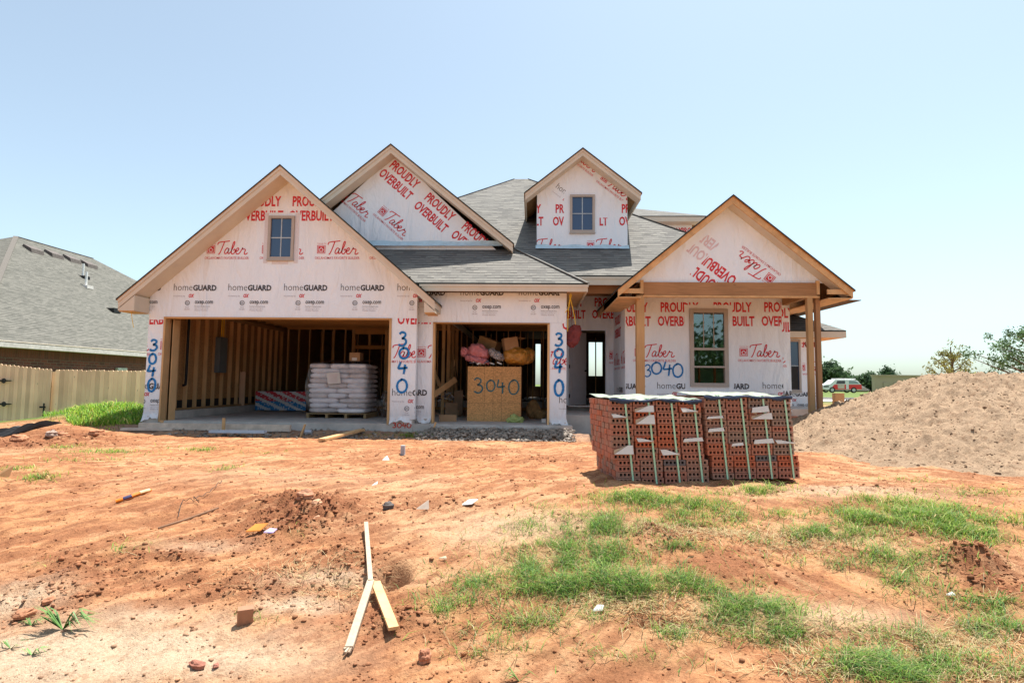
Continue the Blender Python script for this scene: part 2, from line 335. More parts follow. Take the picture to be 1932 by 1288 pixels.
class Ink:
    """flat print collected in wall coordinates (u right, v up), clipped, then baked a few mm in front of the wall"""
    def __init__(s): s.bm = bmesh.new()
    def poly(s, V, F_, mi, o=(0, 0), sc=(1, 1), rot=0):
        c, n_ = math.cos(rot), math.sin(rot); vs = []
        for p in V:
            x, y = p[0]*sc[0], p[1]*sc[1]; vs.append(s.bm.verts.new((o[0]+c*x-n_*y, o[1]+n_*x+c*y, 0)))
        for f in F_:
            try: q = s.bm.faces.new([vs[i] for i in f]); q.material_index = mi
            except ValueError: pass
    def text(s, str_, u, v, w_, h, mi=1, bold=0, rot=0, o=(0, 0), shear=0):
        V, F_ = text2d(str_, bold, shear)
        c, n_ = math.cos(rot), math.sin(rot)
        s.poly(V, F_, mi, (o[0]+c*u-n_*v, o[1]+n_*u+c*v), (w_, h), rot)
    def stroke(s, pts, wd, mi=1, rot=0, o=(0, 0), n=6, closed=False, jit=0):
        P = catmull([(p[0], p[1], 0) for p in pts], n, closed); V = []; F_ = []
        for i, p in enumerate(P):
            t = (P[min(i+1, len(P)-1)]-P[max(i-1, 0)])
            if closed and i in (0, len(P)-1): t = P[1]-P[-2]
            t = t.normalized() if t.length > 1e-9 else Vector((1, 0, 0)); nn = Vector((-t.y, t.x, 0))
            k = wd/2*(1+random.uniform(-jit, jit)); V += [p+nn*k, p-nn*k]
            if i: F_.append((2*i-2, 2*i-1, 2*i+1, 2*i))
        s.poly(V, F_, mi, o, (1, 1), rot)
    def ring(s, x, y, w_, h, t_, mi, rot=0, o=(0, 0)):
        V = [(x, y), (x+w_, y), (x+w_, y+h), (x, y+h), (x+t_, y+t_), (x+w_-t_, y+t_), (x+w_-t_, y+h-t_), (x+t_, y+h-t_)]
        s.poly(V, [(0, 1, 5, 4), (1, 2, 6, 5), (2, 3, 7, 6), (3, 0, 4, 7)], mi, o, (1, 1), rot)
    # --- the four printed motifs of the wrap; (u, v) = lower left of the motif
    def proudly(s, u, v, rot=0, mi=1):
        s.text('OVERBUILT', 0, 0, 1.03, .245, mi, .03, rot, (u, v)); s.text('PROUDLY', .07, .335, .90, .245, mi, .03, rot, (u, v))
    def taber(s, u, v, rot=0, mi=1, logo=True):
        o = (u, v); s.text("OKLAHOMA'S FAVORITE BUILDER", 0, 0, 1.02, .06, mi, .002, rot, o)
        if logo:
            s.ring(.045, .13, .19, .19, .014, mi, rot, o)
            s.poly([(.072, .157), (.208, .157), (.208, .293), (.072, .293)], [(0, 1, 2, 3)], mi, o, (1, 1), rot)
            s.stroke([(.09, .215), (.14, .262), (.19, .215)], .016, 0, rot, o, 1)
            s.stroke([(.105, .212), (.105, .178), (.175, .178), (.175, .212)], .016, 0, rot, o, 1)
            s.text('homes by', .05, .34, .2, .035, mi, 0, rot, o)
        W, X0, Y0 = .70, .29, .10
        T = [[(.0, .33), (.03, .40), (.15, .43), (.30, .445), (.40, .46)], [(.22, .43), (.17, .28), (.11, .12), (.06, .03), (.03, .02)],
             [(.37, .20), (.31, .22), (.25, .14), (.24, .06), (.28, .04), (.34, .10), (.38, .20), (.35, .09), (.37, .04), (.42, .07)],
             [(.42, .07), (.50, .22), (.56, .38), (.55, .44), (.51, .38), (.47, .2), (.46, .07), (.50, .03), (.56, .07), (.59, .15), (.56, .19), (.53, .14)],
             [(.58, .12), (.64, .12), (.70, .18), (.68, .23), (.63, .19), (.61, .09), (.65, .03), (.72, .05), (.77, .12)],
             [(.77, .12), (.82, .21), (.83, .24), (.83, .19), (.88, .19), (.92, .17), (.90, .10), (.89, .04), (.93, .02), (1.0, .07)]]
        for q in T: s.stroke([(X0+a*W, Y0+b*W) for a, b in q], .023, mi, rot, o, 5)
    def guard(s, u, v, rot=0, full=True, garbled=False):
        o = (u, v); s.text('home', 0, 0, .43, .155, 2, -.012, rot, o); s.text('GUARD', .445, -.004, .54, .135, 2, .035, rot, o)
        s.text('housewrap by', 0, -.15, .27, .045, 3, -.005, rot, o); s.text('OX', .35, -.16, .13, .085, 1, .05, rot, o, .25)
        if not full: return
        s.text('oxep.com', .5, -.33, .42, .10, 2, .014, rot, o)
        P = [(.33+.05*math.cos(a*math.pi/6), -.28+.05*math.sin(a*math.pi/6)) for a in range(12)]; s.stroke(P, .012, 2, rot, o, 1, True)
        s.text('ESR', .30, -.305, .06, .045, 2, 0, rot, o)
        s.text('MoistGuard Building Products', .5, -.375, .36, .028, 2, .0, rot, o)
        s.text('Vapor Permeable Barrier', .5, -.42, .33, .028, 3, 0, rot, o); s.text('Weather Resistive', .5, -.46, .30, .028, 3, 0, rot, o)
        s.text('ICC-ES', .29, -.39, .08, .028, 3, 0, rot, o); s.text('ESR-2801', .27, -.44, .12, .028, 3, 0, rot, o)
    def digits(s, txt, u, v, w_, h, wd=.05, mi=4, pitch=(1.15, 0), slant=0):
        G = {'3': [[(.1, .85), (.35, 1), (.7, .93), (.75, .75), (.5, .58), (.35, .54)], [(.35, .54), (.7, .5), (.85, .28), (.6, .03), (.25, 0), (.0, .1)]],
             '0': [[(.5, 1), (.15, .85), (.0, .5), (.15, .12), (.5, 0), (.85, .15), (1, .5), (.85, .88), (.5, 1.02), (.36, .97)]],
             '4': [[(.3, 1), (.18, .7), (.08, .42), (.5, .42), (1.0, .48)], [(.75, .78), (.7, .4), (.62, -.12)]]}
        for i, ch in enumerate(txt):
            ou = u+i*pitch[0]*w_; ov = v+i*pitch[1]*h; jx = random.uniform(-.03, .03)
            for st in G[ch]: s.stroke([(ou+(a+jx)*w_+slant*b*h, ov+b*h) for a, b in st], wd, mi, 0, (0, 0), 5, False, .14)
    def bis(s, p, n, clear=False):
        g = list(s.bm.verts)+list(s.bm.edges)+list(s.bm.faces)
        bmesh.ops.bisect_plane(s.bm, geom=g, plane_co=(*p, 0), plane_no=(*n, 0), clear_outer=clear, dist=1e-5)
    def clip(s, poly):                                 # convex, counter-clockwise
        for i in range(len(poly)):
            a, b = poly[i], poly[(i+1) % len(poly)]; s.bis(a, (b[1]-a[1], -(b[0]-a[0])), True)
    def hole(s, u0, v0, u1, v1):
        s.bis((u0, 0), (1, 0)); s.bis((u1, 0), (1, 0)); s.bis((0, v0), (0, 1)); s.bis((0, v1), (0, 1))
        kill = [f for f in s.bm.faces if u0 < f.calc_center_median().x < u1 and v0 < f.calc_center_median().y < v1]
        bmesh.ops.delete(s.bm, geom=kill, context='FACES')
    def bake(s, mb, fn, mats_off=0, base=.004):
        s.bm.verts.index_update(); s.bm.verts.ensure_lookup_table()
        for f in s.bm.faces:
            k = base+(.004 if f.material_index in (0, 4) else 0)+(.002 if f.material_index in (2, 3) else 0)
            vs = [v.co for v in f.verts]; nz = f.normal.z if f.normal.length else 1
            a = sum(vs[i].x*vs[(i+1) % len(vs)].y-vs[(i+1) % len(vs)].x*vs[i].y for i in range(len(vs)))
            if a < 0: vs = vs[::-1]
            mb.face([fn(p.x, p.y, k) for p in vs], f.material_index+mats_off)
        s.bm.free()
WM = [m_wrap, m_red, m_blk, m_grey, m_blue, m_ghost]
def frontal(Y): return lambda u, v, k: (u, Y-k, v)     # wall facing the camera side (-y)
def uv_(px, py, Y): p = U(px, py, Y); return p.x, p.z

from mathutils import noise as mnoise
def crumple(o, amp, sc, seed=0, flat=False):            # fold and crease a soft thing
    me = o.data; bm = bmesh.new(); bm.from_mesh(me); bmesh.ops.remove_doubles(bm, verts=bm.verts, dist=1e-4); bmesh.ops.subdivide_edges(bm, edges=bm.edges, cuts=1, use_grid_fill=True); bm.normal_update()
    for v in bm.verts:
        p = v.co*sc+Vector((seed, seed*2, 0)); n = v.normal
        r = mnoise.ridged_multi_fractal(p, .9, 2.1, 4, 1.0, 2.0)-1.0
        v.co += n*amp*r*.6+Vector(mnoise.noise_vector(p*.6))*amp*.8
    bm.to_mesh(me); bm.free()
    me.polygons.foreach_set('use_smooth', [not flat]*len(me.polygons)); me.update(); return o
# ---------------------------------------------------------------- ground
def vnoise(x, y, seed=0):
    xi = np.floor(x).astype(np.int64); yi = np.floor(y).astype(np.int64); fx = x-xi; fy = y-yi
    fx = fx*fx*(3-2*fx); fy = fy*fy*(3-2*fy)
    def h(a, b):
        n = (a*374761393+b*668265263+seed*1274126177) & 0xffffffff
        n = ((n ^ (n >> 13))*1274126177) & 0xffffffff; n = n ^ (n >> 16); return (n & 0xffff)/65535.
    return (h(xi, yi)*(1-fx)+h(xi+1, yi)*fx)*(1-fy)+(h(xi, yi+1)*(1-fx)+h(xi+1, yi+1)*fx)*fy
def fbm(x, y, o=4, seed=0, g=.5):
    s_ = 0; a = 1; t = 0
    for i in range(o): s_ = s_+a*vnoise(x*2**i, y*2**i, seed+i*17); t += a; a *= g
    return s_/t
def sstep(a, b, x): t = np.clip((x-a)/(b-a), 0, 1); return t*t*(3-2*t)
def hbase(x, y):
    z = -.70+.53*sstep(2.3, 6.4, y)
    z = z+.09*sstep(9, 13, y)*0
    z = z-.55*sstep(13.5, 17.5, y)*sstep(-8.6, -10, x)                       # falls away at the fence
    z = z+.42*np.exp(-((x+10.2)/1.6)**2-((y-13.6)/1.5)**2)                    # grassy mound beside the garage
    z = z+.20*np.exp(-((x+9.5)/1.9)**2-((y-10.5)/.5)**2)*(.6+.8*fbm(x*2.5, y*2.5, 3, 77))                      # ridge of clods
    z = z+.17*sstep(25, 60, y)
    lot = sstep(-9.6, -8.8, x)*sstep(1.9, 1.0, x); z = z+lot*(.045*np.exp(-((y-12.4)/.35)**2)-.085*np.exp(-((y-11.45)/.42)**2))
    z = z+.10*sstep(7.5, 10.5, y)*sstep(3, 6, x)
    return z
def gp(px, py):
    d = ray(px, py); t = .5/d.length; P = Vector((0, 0, CZ)); q = P
    for i in range(4000):
        q2 = q+d.normalized()*(.02+.004*(q-P).length)
        if q2.z < float(hbase(np.array(q2.x), np.array(q2.y))): return q2
        q = q2
    return q
def blobs(L): return [(gp(px, py), rx, ry, a) for px, py, rx, ry, a in L]
# (px, py, half width m, half depth m, amount)
CLODS = blobs([(565, 975, .62, .5, 1), (640, 1075, .35, .35, .7), (480, 1010, .5, .3, .5), (90, 1125, .36, .25, .75), (150, 1075, .4, .25, .6), (40, 840, 1.3, .6, 1), (130, 828, 1.0, .4, 1), (500, 1110, .4, .25, .7),
               (1250, 1020, .35, .22, .6), (1840, 1075, .22, .22, 1), (1880, 1110, .3, .2, .7), (840, 860, 1.0, .35, .5), (900, 850, .8, .3, .5), (740, 1180, .3, .15, .7), (1000, 870, .8, .3, .4), (830, 950, .8, .3, .5), (300, 1090, .6, .14, .5), (1400, 1080, .3, .2, .5), (1660, 925, .9, .25, .5), (310, 1050, .35, .1, .7)])
HOLES = blobs([(745, 1095, .10, .12, 1), (315, 1053, .13, .03, .25), (1240, 1180, .2, .05, .3)])
BUMPS = blobs([(565, 955, .38, .26, .10), (650, 1060, .3, .2, .05), (110, 1110, .35, .2, .05), (1845, 1060, .2, .18, .12), (1250, 1120, .7, .16, .04), (1420, 1170, .4, .14, .04), (760, 1060, .2, .12, .05)])
def msk(L, x, y, p=1.0):
    s_ = np.zeros_like(x)
    for c, rx, ry, a in L: s_ = np.maximum(s_, a*np.exp(-(((x-c.x)/rx)**2+((y-c.y)/ry)**2)**p))
    return s_
def hfull(x, y):
    near = sstep(30, 12, y)
    z = hbase(x, y)+near*((fbm(x*.9, y*.9, 3, 3)-.5)*.10*(1-.75*sstep(8.5, 10, y)*sstep(14, 12.5, y))+(fbm(x*3.1+y, y*4.2, 3, 5)-.5)*.06+(fbm(x*8, y*8, 4, 6, .6)-.5)*.035)
    cl = msk(CLODS, x, y)
    n = fbm(x*16, y*16, 4, 9, .62); z = z+cl*near*(np.clip(n-.35, 0, 1)*.20)
    z = z+near*(fbm(x*26, y*26, 3, 12, .6)-.5)*.020
    d = (x*.85-y*.53)*9+fbm(x*2, y*2, 2, 8)*3; z = z+near*sstep(1.5, -1, x)*np.abs(fbm(d*.9, (x+y)*1.2, 2, 31)-.5)*-.045
    dr = (x*.72+y*.70)*9; z = z+near*sstep(3.0, 4.2, x)*sstep(7, 5, y)*(fbm(dr, (x-y)*.7, 2, 41)-.5)*.05
    for c, rx, ry, a in HOLES: z = z-a*.24*np.exp(-(((x-c.x)/rx)**2+((y-c.y)/ry)**2)**2)
    for c, rx, ry, a in BUMPS: z = z+a*np.exp(-(((x-c.x)/rx)**2+((y-c.y)/ry)**2))
    under = sstep(12.2, 12.6, y)*sstep(-9.0, -8.7, x)*sstep(11, 10, x)*sstep(30, 28, y); z = z-under*.12
    return z
def gz(x, y): return float(hfull(np.array([x]), np.array([y]))[0])
def soil(x, y):
    A = np.array((.52, .246, .112)); B = np.array((.40, .168, .077)); Cc = np.array((.23, .082, .038)); P = np.array((.56, .32, .17)); W_ = np.array((.56, .41, .28))
    n1 = fbm(x*.8, y*1.1, 4, 21)[:, None]; n2 = fbm(x*3+y*1.5, y*5-x*2, 4, 22)[:, None]; n3 = fbm(x*14, y*18, 4, 23, .65)[:, None]; n4 = fbm((x*.80+y*.6)*1.1, (-x*.6+y*.8)*6, 5, 24, .6)[:, None]; n5 = fbm((x*.80-y*.6)*1.2, (x*.6+y*.8)*6, 4, 25, .6)[:, None]; n4 = np.where(x[:, None] < 1, n4, n5)
    def ss(a, b, v): return sstep(a, b, v)
    c = A*(1-ss(.42, .66, n2))+B*ss(.42, .66, n2)
    c = c*(1-.75*ss(.5, .72, n1))+P*.75*ss(.5, .72, n1)
    k = .9*ss(.47, .66, n4)*ss(.25, .5, n2); c = c*(1-k)+B*.85*k; k = .7*ss(.5, .3, n4)*ss(.45, .6, n1); c = c*(1-k)+P*k
    cl = msk(CLODS, x, y)[:, None]; k = np.clip(cl*1.25*ss(.25, .6, n3+.12*cl), 0, 1); c = c*(1-k)+Cc*k
    n6 = fbm((x*.8+y*.6)*3.0+n2[:, 0], (-x*.6+y*.8)*15, 5, 27, .65)[:, None]; n7 = fbm((x*.75-y*.66)*3.0, (x*.66+y*.75)*14, 5, 28, .65)[:, None]; n6 = np.where(x[:, None] < 1, n6, n7)
    k = .75*ss(.47, .66, n3)*ss(.3, .55, n2); c = c*(1-k)+B*.8*k
    k = .8*ss(.50, .64, n6); c = c*(1-k)+B*.74*k; k = .45*ss(.46, .34, n6); c = c*(1-k)+P*1.05*k
    pale = msk(PALE, x, y)[:, None]; k = np.clip(pale*1.2, 0, 1)*ss(.2, .5, n1*.6+n2*.4+.1); c = c*(1-k)+W_*k
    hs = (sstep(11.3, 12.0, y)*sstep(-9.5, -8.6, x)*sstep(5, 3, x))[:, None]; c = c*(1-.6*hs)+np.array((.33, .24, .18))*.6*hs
    gr = msk(GREEN, x, y)[:, None]; k = np.clip(gr, 0, 1)*.35; c = c*(1-k)+np.array((.26, .24, .09))*k
    lawn = (sstep(-8.9, -9.6, x)*sstep(12, 13, y))[:, None]; c = c*(1-lawn)+np.array((.10, .16, .03))*lawn
    far = sstep(22, 40, y)[:, None]; c = c*(1-far)+np.array((.13, .18, .045))*far
    hl = msk(HOLES, x, y)[:, None]; k = np.clip(hl*1.2, 0, 1)*.7; c = c*(1-k)+Cc*k  # hole bottoms coloured darker, painting in their shadow
    return c
PALE = blobs([(80, 1240, .8, .35, 1), (250, 1230, .8, .3, 1), (400, 1250, .6, .2, .9), (30, 1130, .3, .2, .8), (300, 1170, .7, .14, .6), (380, 1030, .4, .1, .4), (620, 1100, .4, .1, .6), (1000, 1000, .8, .3, .45), (1600, 930, 1, .3, .5), (560, 900, 1.6, .5, .2), (900, 1010, .5, .25, .35), (560, 1150, .3, .12, .8), (1550, 1160, .6, .15, .5)])
# grass patches: px, py, half width, half depth, density
GR = [(1100, 1060, .42, .30, 1), (1060, 1120, .50, .17, 1), (1180, 1110, .40, .14, 1), (1010, 1070, .22, .18, .8), (1130, 1010, .35, .22, .7), (1160, 985, .5, .15, .5), (1330, 1110, .30, .10, .9), (1420, 1150, .30, .13, 1), (1460, 1190, .22, .10, 1), (1380, 1170, .25, .1, .9), (1210, 1130, .35, .09, .8),
      (1200, 945, .42, .22, .9), (1300, 955, .35, .2, .7), (1340, 975, .5, .14, .6), (1425, 925, .25, .2, .8), (1310, 990, .3, .1, .6), (1280, 1045, .20, .09, .8), (1570, 1010, .45, .16, .8), (1640, 985, .45, .2, .8), (1760, 985, .45, .26, 1.1), (1810, 1005, .4, .18, 1.1), (1750, 960, .4, .2, 1),
      (1700, 1060, .35, .2, .8), (1720, 1100, .25, .13, .7), (1870, 990, .35, .2, .6), (1660, 950, .4, .15, .5), (1890, 1150, .25, .12, .8), (1850, 1185, .3, .10, .8), (1620, 1250, .22, .10, 1.1), (1680, 1270, .3, .09, 1), (1750, 1250, .3, .1, .9), (1880, 1265, .2, .08, .8), (1500, 970, .4, .12, .4),
      (860, 1150, .25, .14, .6), (900, 1110, .2, .12, .5), (990, 1180, .3, .12, .45), (960, 1230, .3, .08, .4), (1190, 1240, .35, .08, .3), (1100, 1175, .3, .08, .5), (1280, 1200, .35, .1, .5), (1540, 1060, .4, .1, .4), (1430, 1020, .25, .12, .3), (1800, 1130, .4, .1, .5), (1010, 1000, .3, .14, .4),
      (1780, 1200, .5, .1, .5), (1560, 1200, .4, .1, .25), (195, 853, .5, .25, .5), (75, 903, .22, .12, .6), (35, 890, .3, .12, .4), (130, 845, .22, .16, .6), (375, 845, .4, .14, .45), (430, 887, .14, .12, .6), (215, 870, .3, .18, .2), (500, 853, .3, .08, .3), (110, 870, .3, .1, .3),
      (235, 1040, .22, .06, .4), (275, 1025, .14, .06, .5), (70, 1065, .08, .05, .5), (560, 1012, .12, .06, .3), (1035, 962, .2, .1, .3), (1220, 975, .3, .1, .3), (660, 838, .18, .06, .4), (790, 822, .35, .12, .9), (700, 822, .3, .1, .35), (900, 1190, .4, .1, .25), (1370, 930, .4, .1, .25), (1840, 930, .5, .2, .3), (1720, 905, .3, .1, .4), (480, 1180, .08, .04, .5)]
GREEN = blobs(GR)
def graded(segs):
    out = []
    for a, b, st in segs:
        n = max(1, int(round((b-a)/st))); out += list(np.linspace(a, b, n, endpoint=False))
    out.append(segs[-1][1]); return np.array(out)
xs = graded([(-900, -200, 100), (-200, -40, 20), (-40, -14, 1), (-14, -8, .12), (-8, 7.5, .026), (7.5, 13, .1), (13, 40, 1), (40, 200, 20), (200, 900, 100)])
ys = graded([(-300, -20, 40), (-20, 1.5, 1.5), (1.5, 7.6, .024), (7.6, 12.4, .05), (12.4, 18, .25), (18, 40, 1.2), (40, 160, 10), (160, 1500, 130)])
X, Y = np.meshgrid(xs, ys); x, y = X.ravel(), Y.ravel(); z = hfull(x, y)
nx, ny = len(xs), len(ys); ii = np.arange(ny-1)[:, None]*nx+np.arange(nx-1)[None, :]; ii = ii.ravel()
Fq = np.stack([ii, ii+1, ii+nx+1, ii+nx], 1)
m_soil = attrmat('red clay soil', bs=60, bst=1.0, bd=.022, nvar=.30, ns=40, specks=1)
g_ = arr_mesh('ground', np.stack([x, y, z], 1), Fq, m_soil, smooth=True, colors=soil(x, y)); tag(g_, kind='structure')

# pebbles and crumbs of clay
def ico():
    bm = bmesh.new(); bmesh.ops.create_icosphere(bm, subdivisions=1, radius=1); V = np.array([v.co[:] for v in bm.verts]); F_ = np.array([[v.index for v in f.verts] for f in bm.faces]); bm.free(); return V, F_
IV, IF = ico()
def crumbs(name, pos, size, cols, mat_, flat=.6, parent=None):
    n = len(pos); k = len(IV)
    V = IV[None]*(1+rng.uniform(-.35, .35, (n, k, 1)))*size[:, None, None]*rng.uniform(.6, 1.25, (n, 1, 3)); V[:, :, 2] *= flat
    a = rng.uniform(0, 6.28, n); c, s_ = np.cos(a)[:, None], np.sin(a)[:, None]; vx = V[:, :, 0]*c-V[:, :, 1]*s_; vy = V[:, :, 0]*s_+V[:, :, 1]*c
    V = np.stack([vx, vy, V[:, :, 2]], 2)+pos[:, None, :]
    F_ = (IF[None]+np.arange(n)[:, None, None]*k).reshape(-1, 3); return arr_mesh(name, V.reshape(-1, 3), F_, mat_, parent, colors=np.repeat(cols, k, 0))
n = 240000; py_ = 2.2+9*rng.uniform(0, 1, n)**1.9; px_ = rng.uniform(-1, 1, n)*(py_*1.0+.5)
keep = rng.uniform(0, 1, n) < (.10*sstep(.35, .65, fbm(px_*1.7, py_*2.2, 3, 91))+.03+.55*msk(CLODS, px_, py_, 1)); px_, py_ = px_[keep], py_[keep]
cl = msk(CLODS, px_, py_); sz = rng.exponential(.0035, len(px_))+.0025; sz = np.clip(sz*(1+.9*cl), .002, .022)
pz = hfull(px_, py_)+sz*.15; cc = (.45*soil(px_, py_)+.55*np.array((.27, .105, .05)))*rng.uniform(.6, 1.2, (len(px_), 1))
o = crumbs('soil_crumbs', np.stack([px_, py_, pz], 1), sz, cc, attrmat('clay crumbs', bs=120, bst=.5, bd=.004, nvar=.25, ns=60)); tag(o, 'crumbs and small clods of red clay over the bare soil', 'clods', kind='stuff')

# grass
def blades(name, P, hgt, cols, wid, lean, mat_, segs=2):
    n = len(P); a = rng.uniform(0, 6.28, n); d = np.stack([np.cos(a), np.sin(a), np.zeros(n)], 1); s_ = np.stack([-np.sin(a+rng.uniform(-1, 1, n)), np.cos(a), np.zeros(n)], 1)
    L = lean*rng.uniform(.3, 1.5, n)[:, None]*hgt[:, None]; up = np.array([0, 0, 1.]); w_ = wid[:, None]
    p0 = P; p1 = P+d*L*.35+up*hgt[:, None]*.6; p2 = P+d*L+up*hgt[:, None]*rng.uniform(.55, 1, n)[:, None]
    V = np.stack([p0-s_*w_*.5, p0+s_*w_*.5, p1+s_*w_*.45, p1-s_*w_*.45, p2], 1).reshape(-1, 3)
    b = np.arange(n)[:, None]*5
    Fq = np.concatenate([b+np.array([[0, 1, 2]]), b+np.array([[0, 2, 3]]), b+np.array([[3, 2, 4]])], 0)
    return arr_mesh(name, V, Fq, mat_, colors=np.repeat(cols, 5, 0))
m_grass = attrmat('grass blades', rough=.6, bst=0, trans=.35, nvar=.15, spec=.3)
def gcol(n, dry):
    g = np.array([(.12, .25, .04), (.19, .34, .05), (.09, .19, .055), (.26, .37, .07)])[rng.integers(0, 4, n)]
    s_ = np.array([(.50, .40, .22), (.42, .33, .17)])[rng.integers(0, 2, n)]
    k = (rng.uniform(0, 1, n) < dry)[:, None]; return np.where(k, s_, g)*rng.uniform(.7, 1.25, (n, 1))
PP = []; HH = []; DD = []
for (c, rx, ry, a), g in zip(GREEN, GR):
    rx, ry = rx*.82, ry*.82
    area = rx*ry; dist = math.hypot(c.x, c.y); n = int(min(26000, area*a*60000*min(1.3, (4.6/dist)**.6)))
    sp_ = np.where(rng.uniform(0, 1, n) < .62, .55, 1.15); qx = c.x+rng.normal(0, 1, n)*sp_*rx; qy = c.y+rng.normal(0, 1, n)*sp_*ry
    nn = fbm(qx*7, qy*7, 3, 51)+.35*fbm(qx*22, qy*22, 2, 53); k = rng.uniform(.42, .92, n)*(1.25-.25*min(a, 1)) < nn; qx, qy = qx[k], qy[k]
    PP.append(np.stack([qx, qy, hfull(qx, qy)-.004], 1)); HH.append(rng.uniform(.02, .095, len(qx))*(.65+.5*min(a, 1.1))); DD.append(np.full(len(qx), .28 if a < .6 else .12))
P = np.concatenate(PP); Hh = np.concatenate(HH); D_ = np.concatenate(DD)
far = np.hypot(P[:, 0], P[:, 1]); cols = gcol(len(P), D_); yel = sstep(4.5, 7, far)[:, None]*.35; cols = cols*(1-yel)+cols*yel*np.array((1.8, 1.45, .8))
o = blades('grass', P, Hh, cols, rng.uniform(.0022, .0048, len(P))*(1+.14*np.clip(far-4, 0, 8)), 1.5, m_grass); tag(o, 'patches of short green weedy grass growing on the red soil', 'grass', kind='stuff')
# dry straw
C2 = blobs([(1200, 1150, .3, .12, 1), (1260, 1010, .45, .1, .9), (1280, 1180, .3, .1, .9), (1130, 1140, .3, .1, .4), (1500, 1180, .5, .15, .5), (1820, 1210, .5, .15, .8), (1600, 1020, .5, .2, .3), (1650, 1240, .5, .1, .6), (560, 1080, .5, .2, .25), (1470, 1030, .4, .2, .5), (640, 1120, .4, .2, .2), (1900, 1280, .3, .1, .9), (1540, 1270, .3, .08, .8), (1390, 1010, .4, .14, .5), (1000, 1060, .3, .2, .3)])
PP = []
for c, rx, ry, a in C2:
    n = int(rx*ry*a*11000); qx = c.x+rng.normal(0, .6, n)*rx; qy = c.y+rng.normal(0, .6, n)*ry; PP.append(np.stack([qx, qy, hfull(qx, qy)+.002], 1))
P = np.concatenate(PP); o = blades('dry_grass', P, rng.uniform(.012, .05, len(P)), gcol(len(P), 1)*1.15, rng.uniform(.002, .005, len(P)), 3.6, m_grass); tag(o, 'pale dead straw lying among the green grass patches', 'straw', kind='stuff')
# tall grass on the mound by the fence
n = 42000; qx = rng.uniform(-13.5, -8.75, n); qy = rng.uniform(11.6, 16.3, n); k = (qy > 12.1+.5*np.sin(qx*2.1)-.35*(qx+9)) | (rng.uniform(0, 1, n) < .06); k &= (qx > -10.3-(qy-12)*.87+rng.uniform(-.3, .3, n))
qx, qy = qx[k], qy[k]; P = np.stack([qx, qy, hfull(qx, qy)-.01], 1)
cols = gcol(len(P), .10)*np.array((1.5, 1.45, .9)); o = blades('mound_grass', P, rng.uniform(.05, .20, len(P))*rng.uniform(.5, 1.2, len(P)), cols, rng.uniform(.010, .020, len(P)), .8, m_grass); tag(o, 'tall bright green grass on the mound in front of the wooden fence', 'grass', kind='stuff')
#@@HOUSE
# ================================================================ the unfinished house
house = thing('unfinished_house', 'unfinished house in white printed sheathing with four gables and two open garage bays', 'house')
def roof_plane(mb, pts, th=.035, org=None):
    pts = [Vector(p) for p in pts]; e = (pts[1]-pts[0]).normalized(); n = Vector((0, 0, 0))
    for i in range(len(pts)): n += pts[i].cross(pts[(i+1) % len(pts)])
    n.normalize()
    if n.z < 0: pts = pts[::-1]; n = -n
    u = Vector((n.y, -n.x, 0)); u = u.normalized() if u.length > 1e-6 else Vector((1, 0, 0)); v = n.cross(u)
    if v.z < 0: v = -v; u = -u
    uv = [((p.dot(u)), (p.dot(v))) for p in pts]
    mb.face(pts, 0, uv); lo = [p-Vector((0, 0, th)) for p in pts]; mb.face(lo[::-1], 2)
    for i in range(len(pts)):
        j = (i+1) % len(pts); mb.face([lo[i], lo[j], pts[j], pts[i]], 1)
def wall(name, Y, polys, ink=None, th=.14, parent=house, mats=None):
    mb = MB()
    for P in polys: mb.prism([(u, Y, v) for u, v in P], (0, th, 0), mi=0, side=0)
    if ink: ink.bake(mb, frontal(Y))
    return mb.build(name, mats or WM, parent)
def rect(u0, v0, u1, v1): return [(u0, v0), (u1, v0), (u1, v1), (u0, v1)]
def bx(name, lo, hi, mt, parent=house, **k):
    m = MB(); m.box(lo, hi); return m.build(name, mt, parent, **k)

def gable(xc, hs, zp, p, Yf, Yw, Yb, rake_mat, soff_mat, ret=0, dv=.19, fascia=True, xw=None, zeave=True):
    """gable roof whose front rake stands at Yf; wall at Yw"""
    ze = zp-p*hs
    for sgn in (-1, 1):
        mb = MB(); xe = xc+sgn*(hs+.03); zz = zp-p*(hs+.03)
        a, b, c, d = (xe, Yf-.04, zz), (xe, Yb, zz), (xc, Yb, zp), (xc, Yf-.04, zp)
        roof_plane(mb, [a, b, c, d]); mb.build('roof', [m_shing, m_black, m_osb_d], house)
        # rake board and its narrow upper trim
        mb = MB(); t = .038
        mb.prism([(xc, Yf, zp-t), (xc+sgn*hs, Yf, ze-t), (xc+sgn*hs, Yf, ze-t-dv), (xc, Yf, zp-t-dv)], (0, .03, 0))
        if ret >= 0: mb.prism([(xc, Yf-.02, zp-t), (xc+sgn*hs, Yf-.02, ze-t), (xc+sgn*hs, Yf-.02, ze-t-dv*.36), (xc, Yf-.02, zp-t-dv*.36)], (0, .019, 0))
        mb.build('rake_board', rake_mat, house)
        # soffit between rake board and wall
        mb = MB(); q = .02
        mb.prism([(xc, Yf+.03, zp-t-dv+.02), (xc+sgn*hs, Yf+.03, ze-t-dv+.02), (xc+sgn*hs, Yf+.03, ze-t-dv+.04), (xc, Yf+.03, zp-t-dv+.04)], (0, Yw-Yf-.031, 0))
        mb.build('soffit', soff_mat, house)
        # eave fascia running back
        if fascia:
            mb = MB(); mb.box((min(xc+sgn*hs, xc+sgn*(hs-.03)), Yf+.031, ze-t-dv), (max(xc+sgn*hs, xc+sgn*(hs-.03)), Yb, ze-t-.002)); mb.build('fascia', rake_mat, house)
    return ze

